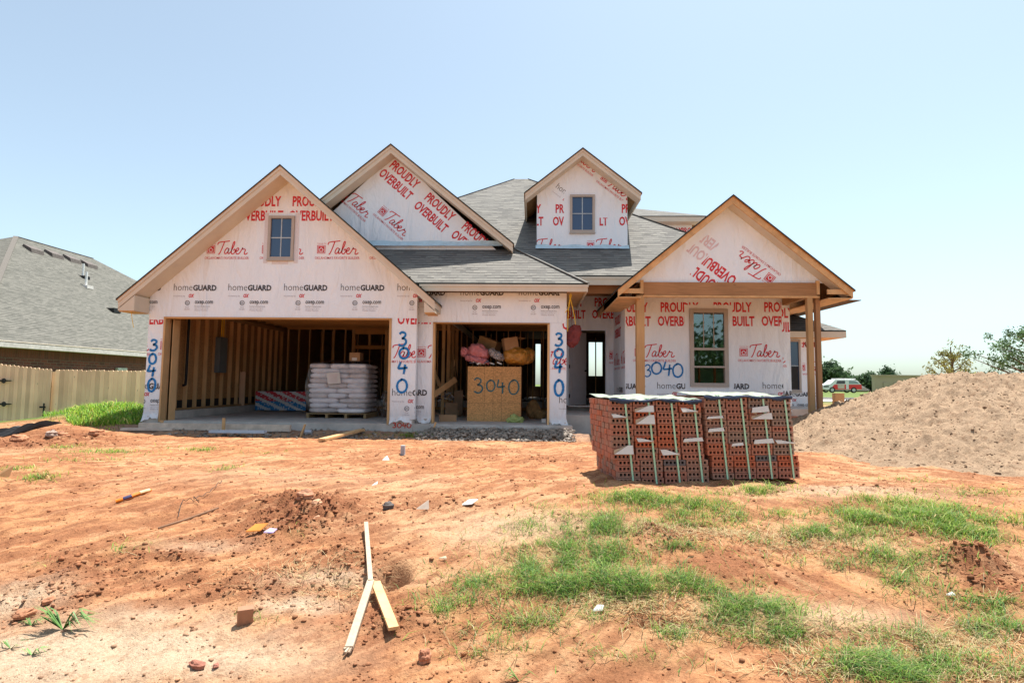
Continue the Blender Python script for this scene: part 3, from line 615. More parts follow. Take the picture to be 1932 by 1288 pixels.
# ---- garage gable (left)
YA = 12.5; XA = -5.55; ZA = 5.65; PA = .855; HA = 3.47
uL, _ = uv_(272, 780, YA); uL = -8.66; uR = -2.56; oL, oR, oT = -8.30, -3.12, 2.33
ze = gable(XA, HA, ZA, PA, 12.0, YA, 26.6, m_tan, m_tan)
under = lambda u: ZA-.21-PA*abs(u-XA)
I = Ink()
def row(fn, Y, pxs, py, **k):
    for px in pxs:
        u, v = uv_(px, py, Y); fn(u, v, **k)
row(I.proudly, YA, (348, 450, 545, 648), 417); row(I.taber, YA, (282, 386, 490, 594, 697), 489)
row(I.guard, YA, (224, 328, 431, 536, 643, 750), 548)
I.clip([(uL, 2.33), (uR, 2.33), (uR, under(uR)), (XA, under(XA)), (uL, under(uL))])
I.hole(*uv_(496, 497, YA), *uv_(567, 401, YA))
J = Ink(); row(J.proudly, YA, (258, 747), 612); row(J.taber, YA, (200, 298), 670); row(J.guard, YA, (244,), 733); J.clip(rect(uL, .12, oL-.02, 2.26))
J2 = Ink(); u, v = uv_(750, 612, YA); J2.proudly(u, v); row(J2.taber, YA, (716,), 684); row(J2.taber, YA, (783,), 680); row(J2.guard, YA, (740,), 746)
J2.clip(rect(oR+.02, .12, uR, 2.33))
u, v = uv_(283, 733, YA); J.digits('3', *uv_(283, 661, YA), .19, .24, .05); J.digits('0', *uv_(281, 686, YA), .16, .22, .05); J.digits('4', *uv_(278, 708, YA), .20, .24, .05); J.digits('0', *uv_(279, 738, YA), .17, .28, .05)
J2.digits('3', *uv_(752, 652, YA), .20, .30, .05); J2.digits('0', *uv_(753, 676, YA), .21, .23, .05); J2.digits('4', *uv_(750, 703, YA), .22, .24, .05); J2.digits('0', *uv_(749, 740, YA), .22, .28, .05)
mbw = MB()
for P in ([(uL, 2.33), (uR, 2.33), (uR, under(uR)+.1), (XA, under(XA)+.1), (uL, under(uL)+.1)], rect(uL, .10, oL-.002, 2.328), rect(oR+.002, .10, uR, 2.328)): mbw.prism([(a, YA, b) for a, b in P], (0, .14, 0))
for q in (I, J, J2): q.bake(mbw, frontal(YA))
def hem(mb, u0, u1, Y, z0=.16, n=14, side=0):          # loose wavy bottom edge of the wrap
    ph = random.uniform(0, 6)
    def fn(a, b):
        uu = u0+(u1-u0)*a; k = math.sin(a*5+ph)*.04+math.sin(a*17+ph)*.015; return (uu+side*b*.06, Y-.012-(.05+.03*math.sin(9*a+ph))*b**2, z0+.02-(.15+k)*b)
    mb.grid(fn, n, 5, 0)
hem(mbw, uL, oL-.01, YA); hem(mbw, oR+.01, -2.62, YA)
mbw.build('gable_wall', WM, house)
# eave returns (boxed corners)
for sgn, xw in ((-1, uL), (1, uR+.25)):
    xe = XA+sgn*HA; zb = ze-.28; zt = ZA-.3-PA*abs(xw-XA)
    mb = MB(); mb.prism([(xe, 12.004, zb), (xw, 12.004, zb), (xw, 12.004, zt+.05), (xe, 12.004, ze-.25)], (0, .49, 0)); mb.build('eave_return', m_tan, house)
    bx('soffit', (min(xe, xw)+.01, 12.03, zb-.02), (max(xe, xw)-.01, 12.49, zb-.002), m_raw)
# garage side wall (outside), concrete and floor
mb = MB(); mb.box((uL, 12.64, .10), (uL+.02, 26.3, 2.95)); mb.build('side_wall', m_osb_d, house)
mb = MB(); mb.box((uL-.004, 12.642, .1), (uL-.002, 26.3, 2.95)); mb.build('wrap_sheet', m_wrap, house)
bx('foundation', (-8.67, 12.48, -.5), (-8.31, 12.66, .10), m_conc); bx('foundation', (-8.67, 12.66, -.5), (-8.42, 20.4, .18), m_conc)
mb = MB(); mb.box((-3.11, 12.48, -.5), (-2.60, 12.7, .10)); mb.box((-2.59, 12.78, -.5), (-2.25, 12.95, .10)); 
I = Ink()
u, v = uv_(741, 806, 12.48); I.digits('3040', u, v, .085, .10, .022, 4, (1.25, 0)); I.bake(mb, frontal(12.48)); mb.build('foundation', [m_conc, m_red, m_blk, m_grey, m_redspray], house)
bx('foundation', (.41, 12.78, -.5), (.78, 12.95, .05), m_conc)
bx('garage_floor', (-8.42, 12.50, -.5), (.9, 19.4, 0.0), m_conc)
bx('garage_apron', (-2.2, 12.30, -.5), (.40, 12.498, -.03), m_conc)
# opening lumber
def jamb(x0, x1, y0, y1, z0, z1): bx('jamb', (x0, y0, z0), (x1, y1, z1), m_studz)
jamb(oL, oL+.04, YA-.02, YA+.16, -.02, 2.29); jamb(oR-.05, oR, YA-.02, YA+.16, -.02, 2.29)
bx('door_header', (oL, YA-.025, 2.29), (oR, YA+.14, 2.328), m_studx)
jamb(oL+.05, oL+.09, YA+.18, YA+.32, 0.0, 2.29)
# ---- second bay
YC = 12.8; sL, sR, sT = -2.24, .40, 2.28; wL, wR = -2.62, .78
I = Ink(); row(I.guard, YC, (759, 869, 979), 557); I.clip(rect(wL, sT, .62, 2.98))
J = Ink(); u, v = uv_(732, 611, YC); J.proudly(u, v); row(J.taber, YC, (783,), 684); row(J.guard, YC, (724,), 745); J.clip(rect(wL, .12, sL-.03, 2.27))
K = Ink(); row(K.proudly, YC, (1061,), 622); row(K.taber, YC, (1005,), 697); row(K.guard, YC, (1055,), 760); K.clip(rect(sR+.03, .1, wR, 2.27))
K.digits('3', *uv_(1047, 652, YC), .19, .28, .05); K.digits('0', *uv_(1046, 675, YC), .19, .20, .05); K.digits('4', *uv_(1046, 701, YC), .18, .24, .05); K.digits('0', *uv_(1047, 746, YC), .19, .34, .055)
mbw = MB()
for P in (rect(wL, sT, wR, 3.02), rect(wL, .08, sL-.002, sT-.002), rect(sR+.002, .05, wR, sT-.002)): mbw.prism([(a, YC, b) for a, b in P], (0, .14, 0))
for q in (I, J, K): q.bake(mbw, frontal(YC))
hem(mbw, sR+.01, wR, YC, .12, side=1); hem(mbw, wL+.06, sL-.01, YC, .15); mbw.build('bay_wall', WM, house)
mb = MB(); mb.box((wR-.02, 12.95, .05), (wR, 15.6, 3.0)); mb.build('side_wall', m_wrap, house)
jamb(sL, sL+.045, YC-.02, YC+.15, -.03, 2.25); jamb(sR-.045, sR, YC-.02, YC+.15, -.03, 2.25); bx('door_header', (sL, YC-.025, 2.25), (sR, YC+.14, sT-.002), m_studx)
# ---- middle gable B
XB, ZB, PB, HB = -3.53, 6.80, .812, 3.05; YB = 14.0
gable(XB, HB, ZB, PB, 13.6, YB, 19.5, m_tan, m_tan)
vb = 4.36
und = lambda u: ZB-.21-PB*abs(u-XB)
I = Ink(); A = R(-41)
for px, py in ((713, 330), (779, 391), (849, 446)):
    u, v = uv_(px, py, YB); I.proudly(u, v, A)
for px, py in ((633, 371), (703, 405)):
    u, v = uv_(px, py, YB); I.taber(u, v, A)
zz0 = vb+.12; xr = XB+(ZB-.25-zz0)/PB
I.clip([(2*XB-xr, zz0), (xr, zz0), (XB, und(XB))])
mb = MB(); mb.prism([(2*XB-xr-.1, YB, vb-.2), (xr+.15, YB, vb-.2), (XB, YB, und(XB)+.1)], (0, .1, 0)); I.bake(mb, frontal(YB))
mb.build('gable_wall', WM, house)
m_flash = M('blue flashing wrap', (.50, .68, .78), rough=.35, var=.12, scale=5, bs=12, bst=.6, bd=.02)
mb = MB(); mb.grid(lambda a, b: (-5.6+a*5.05, YB-.02-.10*(1-b)**2-.012*math.sin(a*40)*(1-b), 4.28+.03+b*(.14+.015*math.sin(a*23))), 60, 4); mb.build('flashing_sheet', m_flash, house, smooth=True)
# ---- roof C over the second bay
cK = Vector((1.22, 12.40, 3.12)); pc = .70; T = Vector((cK.x-1.62, cK.y+1.62, cK.z+pc*1.62))
mb = MB(); roof_plane(mb, [(-2.75, 12.4, 3.12), cK, T, (-2.75, T.y, T.z)]); roof_plane(mb, [(-6.2, 12.66, 3.12+.26*.7), (-2.751, 12.66, 3.12+.26*.7), (-2.751, T.y, T.z), (-6.2, T.y, T.z)])
rb = 15.2; roof_plane(mb, [cK, (cK.x, rb, cK.z), (T.x, rb, T.z), T]); mb.build('roof', [m_shing, m_black, m_osb_d], house)
mb = MB(); mb.beam(cK+Vector((0, 0, .004)), T+Vector((0, 0, .004)), .12, .02); mb.build('hip_cap', m_hip, house)
bx('fascia', (-2.45, 12.40, 2.93), (1.22, 12.43, 3.08), m_tan); bx('fascia', (1.19, 12.431, 2.93), (1.22, 15.3, 3.08), m_tan); bx('drip_trim', (-2.5, 12.385, 3.03), (1.235, 12.399, 3.083), m_tan)
bx('soffit', (-2.45, 12.432, 2.985), (1.188, 12.799, 3.0), m_raw); bx('soffit', (.79, 12.80, 2.985), (1.188, 15.3, 3.0), m_raw)
# ---- main roof D (pyramid) and entry eave
Dp = Vector((-.70, 19.9, 8.22)); eD = 6.6
DL, DR_, DFy, DBy, Dz = Dp.x-6.6, Dp.x+7.25, 13.3, 26.5, 3.47
c1, c2, c3, c4 = Vector((DL, DFy, Dz)), Vector((DR_, DFy, Dz)), Vector((DR_, DBy, Dz)), Vector((DL, DBy, Dz))
D1, D2 = Dp.copy(), Dp+Vector((.55, 0, 0))
mb = MB(); roof_plane(mb, [c1, c2, D2, D1]); roof_plane(mb, [c2, c3, D2]); roof_plane(mb, [c3, c4, D1, D2]); roof_plane(mb, [c4, c1, D1]); mb.build('roof', [m_shing, m_black, m_osb_d], house)
mb = MB(); mb.beam(c2+Vector((0, 0, .015)), D2+Vector((0, 0, .0)), .10, .02); mb.beam(c1+Vector((0, 0, .015)), D1+Vector((0, 0, .0)), .10, .02); mb.build('hip_cap', m_hip, house)
bx('fascia', (1.0, 13.30, 3.24), (6.6, 13.33, 3.43), m_tan); bx('drip_trim', (1.0, 13.285, 3.38), (2.6, 13.299, 3.433), m_tan)
# ---- porch recess
bx('porch_header', (.79, 13.50, 3.07), (2.30, 13.62, 3.335), wood('dark header lumber', (.33, .15, .06), 'X'))
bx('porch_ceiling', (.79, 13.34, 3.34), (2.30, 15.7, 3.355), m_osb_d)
YD = 15.6; dx0, dx1, dz0, dz1 = 1.01, 2.02, .33, 2.39
I = Ink(); row(I.proudly, YD, (1117, 1034), 601); I.guard(*uv_(1080, 708, YD)); row(I.taber, YD, (1140,), 686); I.clip(rect(.8, .34, 2.24, 3.33)); I.hole(dx0-.1, 0, dx1+.1, dz1+.1)
wall('entry_wall', YD, [rect(.78, .3, dx0-.09, 3.335), rect(dx1+.09, .3, 2.30, 3.335), rect(dx0-.088, dz1+.09, dx1+.088, 3.335)], I)
bx('door_frame', (dx0-.09, YD-.02, dz0), (dx0, YD+.14, dz1+.09), m_wrap); bx('door_frame', (dx1, YD-.02, dz0), (dx1+.09, YD+.14, dz1+.09), m_wrap); bx('door_frame', (dx0, YD-.02, dz1), (dx1, YD+.14, dz1+.088), m_wrap)
bx('porch_slab', (.79, 13.2, -.5), (2.30, 15.58, .20), m_conc); bx('house_floor', (-8.3, 19.42, -.4), (9.0, 26.2, .30), m_conc); bx('house_floor', (.92, 15.74, -.4), (9.0, 19.41, .30), m_conc); bx('threshold', (dx0, YD-.05, .30), (dx1, YD+.1, .335), M('metal threshold', (.55, .55, .55), rough=.35, metal=.6))
m_door = M('grey primed door', (.50, .50, .52), rough=.5, var=.04, bst=.05)
dr = MB(); Mx = Matrix.Translation((dx0+.02, YD+.02, dz0+.01)) @ Matrix.Rotation(R(52), 4, 'Z')
dr.box((0, 0, 0), (.86, .04, 2.03), Mx)
for a, b, c, d in ((.14, .2, .72, .85), (.14, 1.0, .72, 1.85)): dr.box((a, -.006, b), (c, -.001, d), Mx)
do = dr.build('front_door', m_door, house)
hb = MB(); hb.tube([Mx @ Vector((.79, -.06, .95)), Mx @ Vector((.79, 0, .95))], .025); [hb.box((-.012, -.012, q), (.02, .0, q+.1), Mx) for q in (.2, 1.0, 1.8)]; hb.build('handle', m_hole, do)
# ---- right part: wall with the big window
YR = 13.66; rL, rR = 2.25, 6.12; w0, w1, z0w, z1w = 3.76, 4.66, .88, 2.73
I = Ink(); row(I.proudly, YR, (1146, 1241, 1341, 1437), 615); row(I.taber, YR, (1194, 1392), 682); row(I.guard, YR, (1139, 1240, 1334, 1439), 733)
I.clip(rect(rL, .3, 5.93, 3.2)); I.hole(w0-.12, z0w-.1, w1+.12, z1w+.1)
I.digits('3', *uv_(1216, 710, YR), .17, .28, .03, 4); I.digits('0', *uv_(1229, 705, YR), .23, .27, .04); I.digits('4', *uv_(1250, 706, YR), .22, .30, .04); I.digits('0', *uv_(1270, 711, YR), .23, .31, .04)
J = Ink(); row(J.proudly, YR, (1420,), 626); row(J.taber, YR, (1402,), 692); row(J.guard, YR, (1426,), 747); J.clip(rect(5.935, .3, rR, 3.1))
wl = wall('front_wall', YR, [rect(rL, .3, w0-.002, 3.3), rect(w1+.002, .3, rR, 3.3), rect(w0, .3, w1, z0w), rect(w0, z1w, w1, 3.3)], I)
mb = MB(); J.bake(mb, frontal(YR)); mb.prism([(5.93, YR-.003, .3), (rR+.003, YR-.003, .3), (rR+.003, YR-.003, 3.1), (5.93, YR-.003, 3.1)], (0, .002, 0)); mb.build('wrap_overlap', WM, house)
# side return of the wall towards the door (faces left), printed faintly
mb = MB(); mb.box((rL-.02, YR+.001, .3), (rL-.002, YD, 3.33)); I = Ink(); I.proudly(.3, 2.12); I.taber(.15, 1.3); I.taber(1.3, 1.3); I.guard(.6, .72); I.clip(rect(0, 0, YD-YR, 3)); I.bake(mb, lambda u, v, k: (rL-.02-k, YD-u, v)); mb.build('side_wall', WM, house)
mb = MB(); mb.box((rR-.02, YR+.141, .3), (rR, 26, 3.2)); mb.build('side_wall', m_wrap, house)
bx('foundation', (2.30, YR-.01, -.5), (6.13, YR+.2, .298), m_conc)
bx('brick_ledge', (5.2, YR-.10, -.3), (6.2, YR-.012, .22), M('red brick ledge', (.36, .15, .10), var=.3))
def window(name, x0, x1, z0, z1, Y, mt, fw=.058, glass=None, bars=(1, 1), double=False):
    f = MB(); t = .05
    for a, b, c, d in ((x0, z0, x0+fw, z1), (x1-fw, z0, x1, z1), (x0+fw, z0, x1-fw, z0+fw), (x0+fw, z1-fw, x1-fw, z1)): f.box((a, Y-t, b), (c, Y+.02, d))
    f.box((x0-.01, Y-t-.015, z0-.03), (x1+.01, Y+.0, z0-.001))
    fr = f.build('window', mt, house)
    g = MB(); g.box((x0+fw, Y-.008, z0+fw), (x1-fw, Y-.003, z1-fw)); pane = g.build('pane', glass, fr)
    b = MB(); nx_, nz_ = bars
    for i in range(nx_): c = x0+fw+(x1-x0-2*fw)*(i+1)/(nx_+1); b.box((c-.011, Y-.02, z0+fw), (c+.011, Y-.009, z1-fw))
    for i in range(nz_): c = z0+fw+(z1-z0-2*fw)*(i+1)/(nz_+1); b.box((x0+fw, Y-.021, c-.011), (x1-fw, Y-.0085, c+.011))
    if nx_+nz_: b.build('muntin', M('muntin '+name, (.42, .50, .55), rough=.4, bst=0), fr)
    return fr
p, q = uv_(505, 490, YA), uv_(557, 408, YA); window('a', p[0], q[0], p[1], q[1], YA, m_tan2, glass=m_glassb)
tape = MB()
for k in range(2):
    xx = (p[0]-.10, q[0]+.01)[k]
    tape.box((xx, YA-.006, p[1]-.08), (xx+.09, YA-.004, q[1]+.07))
tape.box((p[0]+.1, YA-.006, p[1]-.10), (q[0]-.12, YA-.0045, p[1]-.03)); tape.build('flashing_tape', M('white mesh tape', (.70, .68, .71), rough=.45, var=.08, scale=60, bs=120, bst=.6), house)
# big single-hung window
fr = MB(); fw = .09; Yw_ = YR
for a, b, c, d in ((w0, z0w, w0+fw, z1w), (w1-fw, z0w, w1, z1w), (w0+fw, z0w, w1-fw, z0w+fw), (w0+fw, z1w-fw, w1-fw, z1w), (w0+fw, 1.745, w1-fw, 1.80), (w0+fw, 1.33, w1-fw, 1.37)): fr.box((a, YR-.05, b), (c, YR+.06, d))
fr = fr.build('window', m_tan2, house)
g = MB(); g.box((w0+fw, YR-.003, 1.80), (w1-fw, YR+.002, z1w-fw)); g.build('upper_pane', m_glass, fr)
g = MB(); g.box((w0+fw, YR+.020, 1.37), (w1-fw, YR+.025, 1.745)); g.build('lower_pane', m_glass, fr)
b = MB(); ww = w1-w0-2*fw
for i in (1, 2): b.box((w0+fw+ww*i/3-.008, YR-.012, 1.80), (w0+fw+ww*i/3+.008, YR-.004, z1w-fw))
b.build('muntin', m_tan2, fr)
# things seen through it
mg = M('green sheathing board', (.22, .55, .36), rough=.7, var=.15); bx('inner_wall', (3.4, 15.9, .32), (5.6, 15.95, 2.12), mg)
for k in range(8): bx('stud', (3.3+k*.42, 15.7, .32), (3.34+k*.42, 15.8, 3.1), m_studz)
t_ = MB(); t_.box((w0+.1, YR+.03, 2.35), (w0+.35, YR+.032, 2.62)); t_.build('window_sticker', m_white, fr)
# ---- wing at the far right
YF = 18.0; fx0, fx1 = 6.3, 9.02
I = Ink(); row(I.proudly, YF, (1491, 1518), 655); row(I.taber, YF, (1505,), 707); row(I.guard, YF, (1473, 1530), 747); I.clip(rect(fx0, .3, fx1, 2.3)); I.hole(7.95, .7, 8.42, 2.4)
wall('wing_wall', YF, [rect(fx0, .25, fx1, 2.6)], I); mb = MB(); mb.box((fx1-.02, YF+.15, .25), (fx1, 26, 2.6)); mb.build('side_wall', m_wrap, house)
bx('brick_base', (fx0, YF-.08, -.4), (fx1-.02, YF-.002, .24), M('red brick base', (.40, .17, .11), var=.3, scale=30))
wf = window('b', 7.9, 8.36, .75, 2.36, YF, m_tan2, glass=m_glassb, bars=(0, 1))
g = MB(); g.box((7.98, YF-.012, .83), (8.28, YF-.0085, 1.53)); g.build('pane', m_hole, wf)
mb = MB(); a = Vector((5.9, 17.5, 2.62)); b = Vector((9.52, 17.5, 2.62)); c = Vector((7.0, 20.6, 4.2)); d = Vector((5.9, 20.6, 4.2)); e = Vector((9.52, 26.5, 2.62)); roof_plane(mb, [a, b, c, d]); roof_plane(mb, [b, e, (7.0, 26.5, 4.2), c]); mb.build('roof', [m_shing, m_black, m_osb_d], house)
bx('fascia', (5.9, 17.5, 2.40), (9.52, 17.53, 2.58), m_tan); bx('fascia', (9.49, 17.531, 2.40), (9.52, 26.5, 2.58), m_tan); bx('soffit', (5.9, 17.531, 2.405), (9.488, 17.998, 2.425), m_raw); bx('soffit', (9.03, 18.0, 2.405), (9.488, 26.4, 2.425), m_raw)
# ---- upper back roof G
gt = Vector((6.66, 21.5, 7.36)); mb = MB(); roof_plane(mb, [(0, 21.5, 7.36), gt, (gt.x-3.3, 24.8, 8.80), (0, 24.8, 8.80)]); roof_plane(mb, [gt, (gt.x, 28, 7.36), (gt.x-3.3, 28, 8.80), (gt.x-3.3, 24.8, 8.80)]); mb.build('roof', [m_shing, m_black, m_osb_d], house)
bx('fascia', (0, 21.5, 7.14), (gt.x, 21.53, 7.32), m_tan); bx('fascia', (gt.x-.03, 21.531, 7.14), (gt.x, 28, 7.32), m_tan); bx('soffit', (0, 21.532, 7.145), (gt.x-.04, 21.998, 7.165), m_tan)
I = Ink(); row(I.proudly, 22, (1240, 1283), 457); I.clip(rect(1, 4, 6.2, 7.1)); wall('upper_wall', 22.0, [rect(.5, 3, 6.2, 7.3)], I); mb = MB(); mb.box((6.18, 22.15, 3), (6.2, 27.5, 7.3)); mb.build('side_wall', m_wrap, house)
# ---- dormer
YH = 14.66; XH, ZH, PH, HH_ = 1.27, 6.96, .79, 1.47
zeH = gable(XH, HH_, ZH, PH, 14.25, YH, 18.0, m_tan, m_tan, dv=.165)
h0, h1 = .11, 2.47; hb_ = 4.44
unh = lambda u: ZH-.185-PH*abs(u-XH)
I = Ink(); row(I.proudly, YH, (951, 1043), 426); u, v = uv_(1168, 426, YH); I.proudly(u, v)
row(I.taber, YH, (992, 1104), 480)
I.clip(rect(h0, hb_+.05, h1, 5.70)); 
J = Ink(); J.taber(*uv_(1060, 290, YH), R(-38)); J.taber(*uv_(1124, 343, YH), R(-38)); J.guard(*uv_(1048, 354, YH), R(-38), False); J.clip([(h0, 5.71), (h1, 5.71), (h1, unh(h1)), (XH, unh(XH)), (h0, unh(h0))])
ho = (*uv_(1064, 447, YH), *uv_(1131, 361, YH)); I.hole(*ho); J.hole(*ho); K = Ink(); K.proudly(*uv_(1072, 426, YH)); K.clip(rect(ho[2], 4.7, uv_(1146, 420, YH)[0], 5.25))
mb = MB(); mb.prism([(h0, YH, hb_-.4), (h1, YH, hb_-.4), (h1, YH, unh(h1)+.1), (XH, YH, unh(XH)+.1), (h0, YH, unh(h0)+.1)], (0, .1, 0))
for q in (I, J, K): q.bake(mb, frontal(YH))
mb.box((h0, YH+.101, hb_-.4), (h0+.02, 17.5, 5.9)); mb.box((h1-.02, YH+.101, hb_-.4), (h1, 17.5, 5.9)); mb.build('dormer_wall', WM, house)
mb = MB(); mb.grid(lambda a, b: (h0-.03+a*(h1-h0+.06), YH-.02-.09*(1-b)**2-.008*math.sin(a*31), hb_-.03+b*(.11+.02*math.sin(a*19))), 40, 4); mb.build('flashing_sheet', m_flash, house, smooth=True)
p, q = uv_(1075, 439, YH), uv_(1122, 368, YH); window('c', p[0], q[0], p[1], q[1], YH, m_tan2, glass=m_glassb, fw=.062)
# ---- porch gable E with beam and posts
XE, ZE, PE, HE = 4.22, 4.93, .825, 2.42; YfE, YE = 11.9, 12.26
gable(XE, HE, ZE, PE, YfE, YE, 16.2, m_raw, m_tan, ret=-1, dv=.15)
une = lambda u: ZE-.16-PE*abs(u-XE)
ue0, ue1, ve = 2.42, 6.04, 3.12
zb_ = ve; xl = XE-(ZE-.16-zb_)/PE; xr = 2*XE-xl
I = Ink(); I.taber(*uv_(1474, 517, YE), R(142)); I.taber(*uv_(1395, 380, YE), R(142)) ; u, v = uv_(1392, 524, YE); I.proudly(u, v, R(142))
K = Ink(); K.proudly(*uv_(1372, 470, YE), R(142), 5); K.clip([uv_(1215, 528, YE), uv_(1283, 528, YE), uv_(1400, 422, YE), uv_(1390, 405, YE)])
I.clip([(uv_(1285, 528, YE)[0], zb_), (xr, zb_), uv_(1412, 412, YE)])
mb = MB(); mb.prism([(xl-.1, YE, zb_), (xr+.1, YE, zb_), (XE, YE, une(XE)+.1)], (0, .06, 0)); I.bake(mb, frontal(YE)); K.bake(mb, frontal(YE)); mb.build('gable_wall', WM, house)
bx('porch_beam', (2.40, 12.20, 2.83), (6.05, 12.255, 3.115), m_beamx, bevel=.006); bx('porch_beam', (2.40, 12.256, 2.83), (2.5, 13.65, 3.10), m_study); bx('porch_beam', (5.95, 12.256, 2.83), (6.05, 13.65, 3.10), m_study)
bx('beam_end_block', (6.051, 12.21, 2.86), (6.12, 12.33, 3.16), m_studz); bx('beam_end_block', (2.33, 12.21, 2.86), (2.399, 12.33, 3.16), m_studz)
bx('ledger', (2.38, 12.19, 2.79), (6.1, 12.30, 2.828), m_raw)
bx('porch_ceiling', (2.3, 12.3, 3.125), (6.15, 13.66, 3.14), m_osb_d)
for sgn in (-1, 1):                                     # lookout boxes at both eaves
    xe = XE+sgn*HE; xi = XE+sgn*1.93; zz = 2.93
    mb = MB(); mb.box((min(xe-sgn*.05, xi), YfE+.05, zz-.10), (max(xe-sgn*.05, xi), YfE+.09, zz+.0)); mb.build('lookout', m_raw, house)
    mb = MB(); mb.box((min(xe, xi), YfE+.03, zz-.20), (max(xe, xi), 14.3, zz-.18)); mb.build('soffit', m_raw, house)
    mb = MB(); mb.box((min(xe-sgn*.03, xe), YfE+.031, zz-.178), (max(xe-sgn*.03, xe), 14.3, zz-.04)); mb.build('fascia', m_tan, house)
def post(px, wd=.15, Y=12.25, zb=.0, zt=2.83, dx=0, mt=None):
    x_ = U(px, 640, Y).x+dx; return bx('post', (x_-wd/2, Y-wd/2, zb), (x_+wd/2, Y+wd/2, zt), mt or m_post, bevel=.005)
post(1207.5, .17, 12.28, 0); post(1528, .11, 12.25, -.1); post(1543, .10, 12.36, -.1, mt=wood('darker post lumber', (.36, .20, .10), 'Z'))
bx('post_board', (6.14, 12.42, .25), (6.22, 12.50, 2.35), m_raw); bx('post_board', (6.12, 12.40, 1.75), (6.20, 12.418, 2.42), m_raw)
bx('porch_slab', (2.31, 12.1, -.5), (6.1, 13.63, .05), m_conc)
# ---- back wall of the house with window openings, side walls, roof support
mb = MB()
for a, b in ((-8.66, .18), (.45, 2.62), (3.25, 9.0)): mb.box((a, 26.2, .3), (b, 26.3, 3.0))
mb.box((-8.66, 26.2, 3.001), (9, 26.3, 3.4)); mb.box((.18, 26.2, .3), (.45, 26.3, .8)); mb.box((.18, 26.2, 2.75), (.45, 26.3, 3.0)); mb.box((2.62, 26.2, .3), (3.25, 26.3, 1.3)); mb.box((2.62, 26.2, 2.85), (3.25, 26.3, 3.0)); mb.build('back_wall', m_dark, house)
# back glazed door seen through the front door
# interior framing
def studs(n, x0, x1, y0, y1, z0, z1, mt=m_studz, wx=.04, wy=.09, skip=()):
    for i in range(n):
        if i in skip: continue
        t = i/(n-1) if n > 1 else 0; jx = random.uniform(-.03, .03); xx = x0+(x1-x0)*t; yy = y0+(y1-y0)*t
        if abs(x1-x0) > abs(y1-y0): xx += jx
        bx('stud', (xx, yy, z0), (xx+wx, yy+wy, z1), mt)
studs(16, uL+.022, uL+.022, 13.05, 19.2, .23, 2.6, wx=.09, wy=.04)
bx('sill_plate', (uL+.022, 12.7, .185), (uL+.115, 19.3, .228), m_study); bx('top_plate', (uL+.022, 12.7, 2.6), (uL+.115, 19.3, 2.69), m_study)
bx('base_membrane', (uL+.0205, 12.7, .2), (uL+.0215, 19.3, .42), m_hole)
bx('stud', (-8.28, 12.68, .0), (-8.19, 12.9, 2.29), m_studz)
studs(24, -8.45, .8, 19.3, 19.3, .1, 2.7, skip=(6, 7, 8)); bx('sill_plate', (-8.45, 19.3, .0), (.85, 19.39, .098), m_studx)
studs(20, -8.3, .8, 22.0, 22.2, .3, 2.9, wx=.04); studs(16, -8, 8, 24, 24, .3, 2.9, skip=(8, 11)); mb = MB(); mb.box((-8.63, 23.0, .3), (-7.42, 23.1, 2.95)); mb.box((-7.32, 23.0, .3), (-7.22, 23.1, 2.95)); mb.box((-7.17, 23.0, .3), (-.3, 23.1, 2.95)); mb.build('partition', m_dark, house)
bx('top_plate', (-8.45, 19.29, 2.701), (.85, 19.40, 2.80), m_studx)
bx('door_frame_lumber', (-6.16, 19.24, 0.), (-6.06, 19.42, 2.7), m_studz); bx('door_frame_lumber', (-5.02, 19.24, 0.), (-4.9, 19.42, 2.7), m_studz); bx('door_frame_lumber', (-6.055, 19.24, 2.04), (-5.025, 19.42, 2.16), m_studx); bx('door_frame_lumber', (-6.055, 19.24, 2.55), (-5.025, 19.42, 2.698), m_studx); bx('door_frame_lumber', (-5.6, 19.26, 2.162), (-5.54, 19.4, 2.548), m_studz)
for k in range(12): bx('joist', (-8.4, 13.2+k*.55, 2.72), (.8, 13.24+k*.55, 2.95), m_studx)
bx('light_block_deck', (-8.64, 12.66, 2.96), (.78, 26.1, 2.98), m_dark); bx('light_block_deck', (.79, 15.75, 3.27), (9.0, 26.1, 3.29), m_dark)  # decks added to block daylight and darken the rooms below
mb = MB(); mb.beam((-4.05, 17.0, 2.7), (-2.55, 14.2, 1.0), .04, .14); mb.build('brace', m_study, house)
mb = MB(); mb.beam((-3.5, 16.9, 2.68), (-2.35, 16.5, .1), .04, .1); mb.build('brace', m_studz, house)
studs(7, -2.56, -2.56, 13.2, 19.0, 0, 2.7, wx=.09, wy=.04, skip=(1, 2))
mb = MB(); mb.box((uL+.115, 15.05, 1.12), (uL+.25, 15.42, 2.08)); eb = mb.build('electrical_panel', M('grey panel', (.13, .15, .16), rough=.5, var=.05, bst=0), house)
mb = MB(); mb.tube([(uL+.19, 15.2, 2.1), (uL+.19, 15.2, 2.7)], .02); mb.tube([(uL+.19, 15.3, 2.1), (uL+.17, 15.33, 2.7)], .015); mb.build('conduit', m_yel, house)
mb = MB(); mb.tube([(uL+.16, 13.75, 2.6), (uL+.16, 13.75, .95), (uL+.17, 13.72, .80), (uL+.18, 13.62, .78)], .032); mb.build('drain_pipe', m_hole, house)
# wires hanging from the soffit corner
mb = MB()
for a, b, c in ((1077, 553, 0), (1074, 556, 1), (1079, 556, 2)):
    s_ = U(a, b, 12.6); e = U((1071, 1086, 1066)[c], (625, 612, 590)[c], 12.6)
    mb.tube([s_, s_.lerp(e, .35)+Vector((.02*(c-1), 0, .05)), s_.lerp(e, .7)+Vector((.03*(c-.5), .02, 0)), e], .008, 6)
mb.build('hanging_wire', m_yel, house)
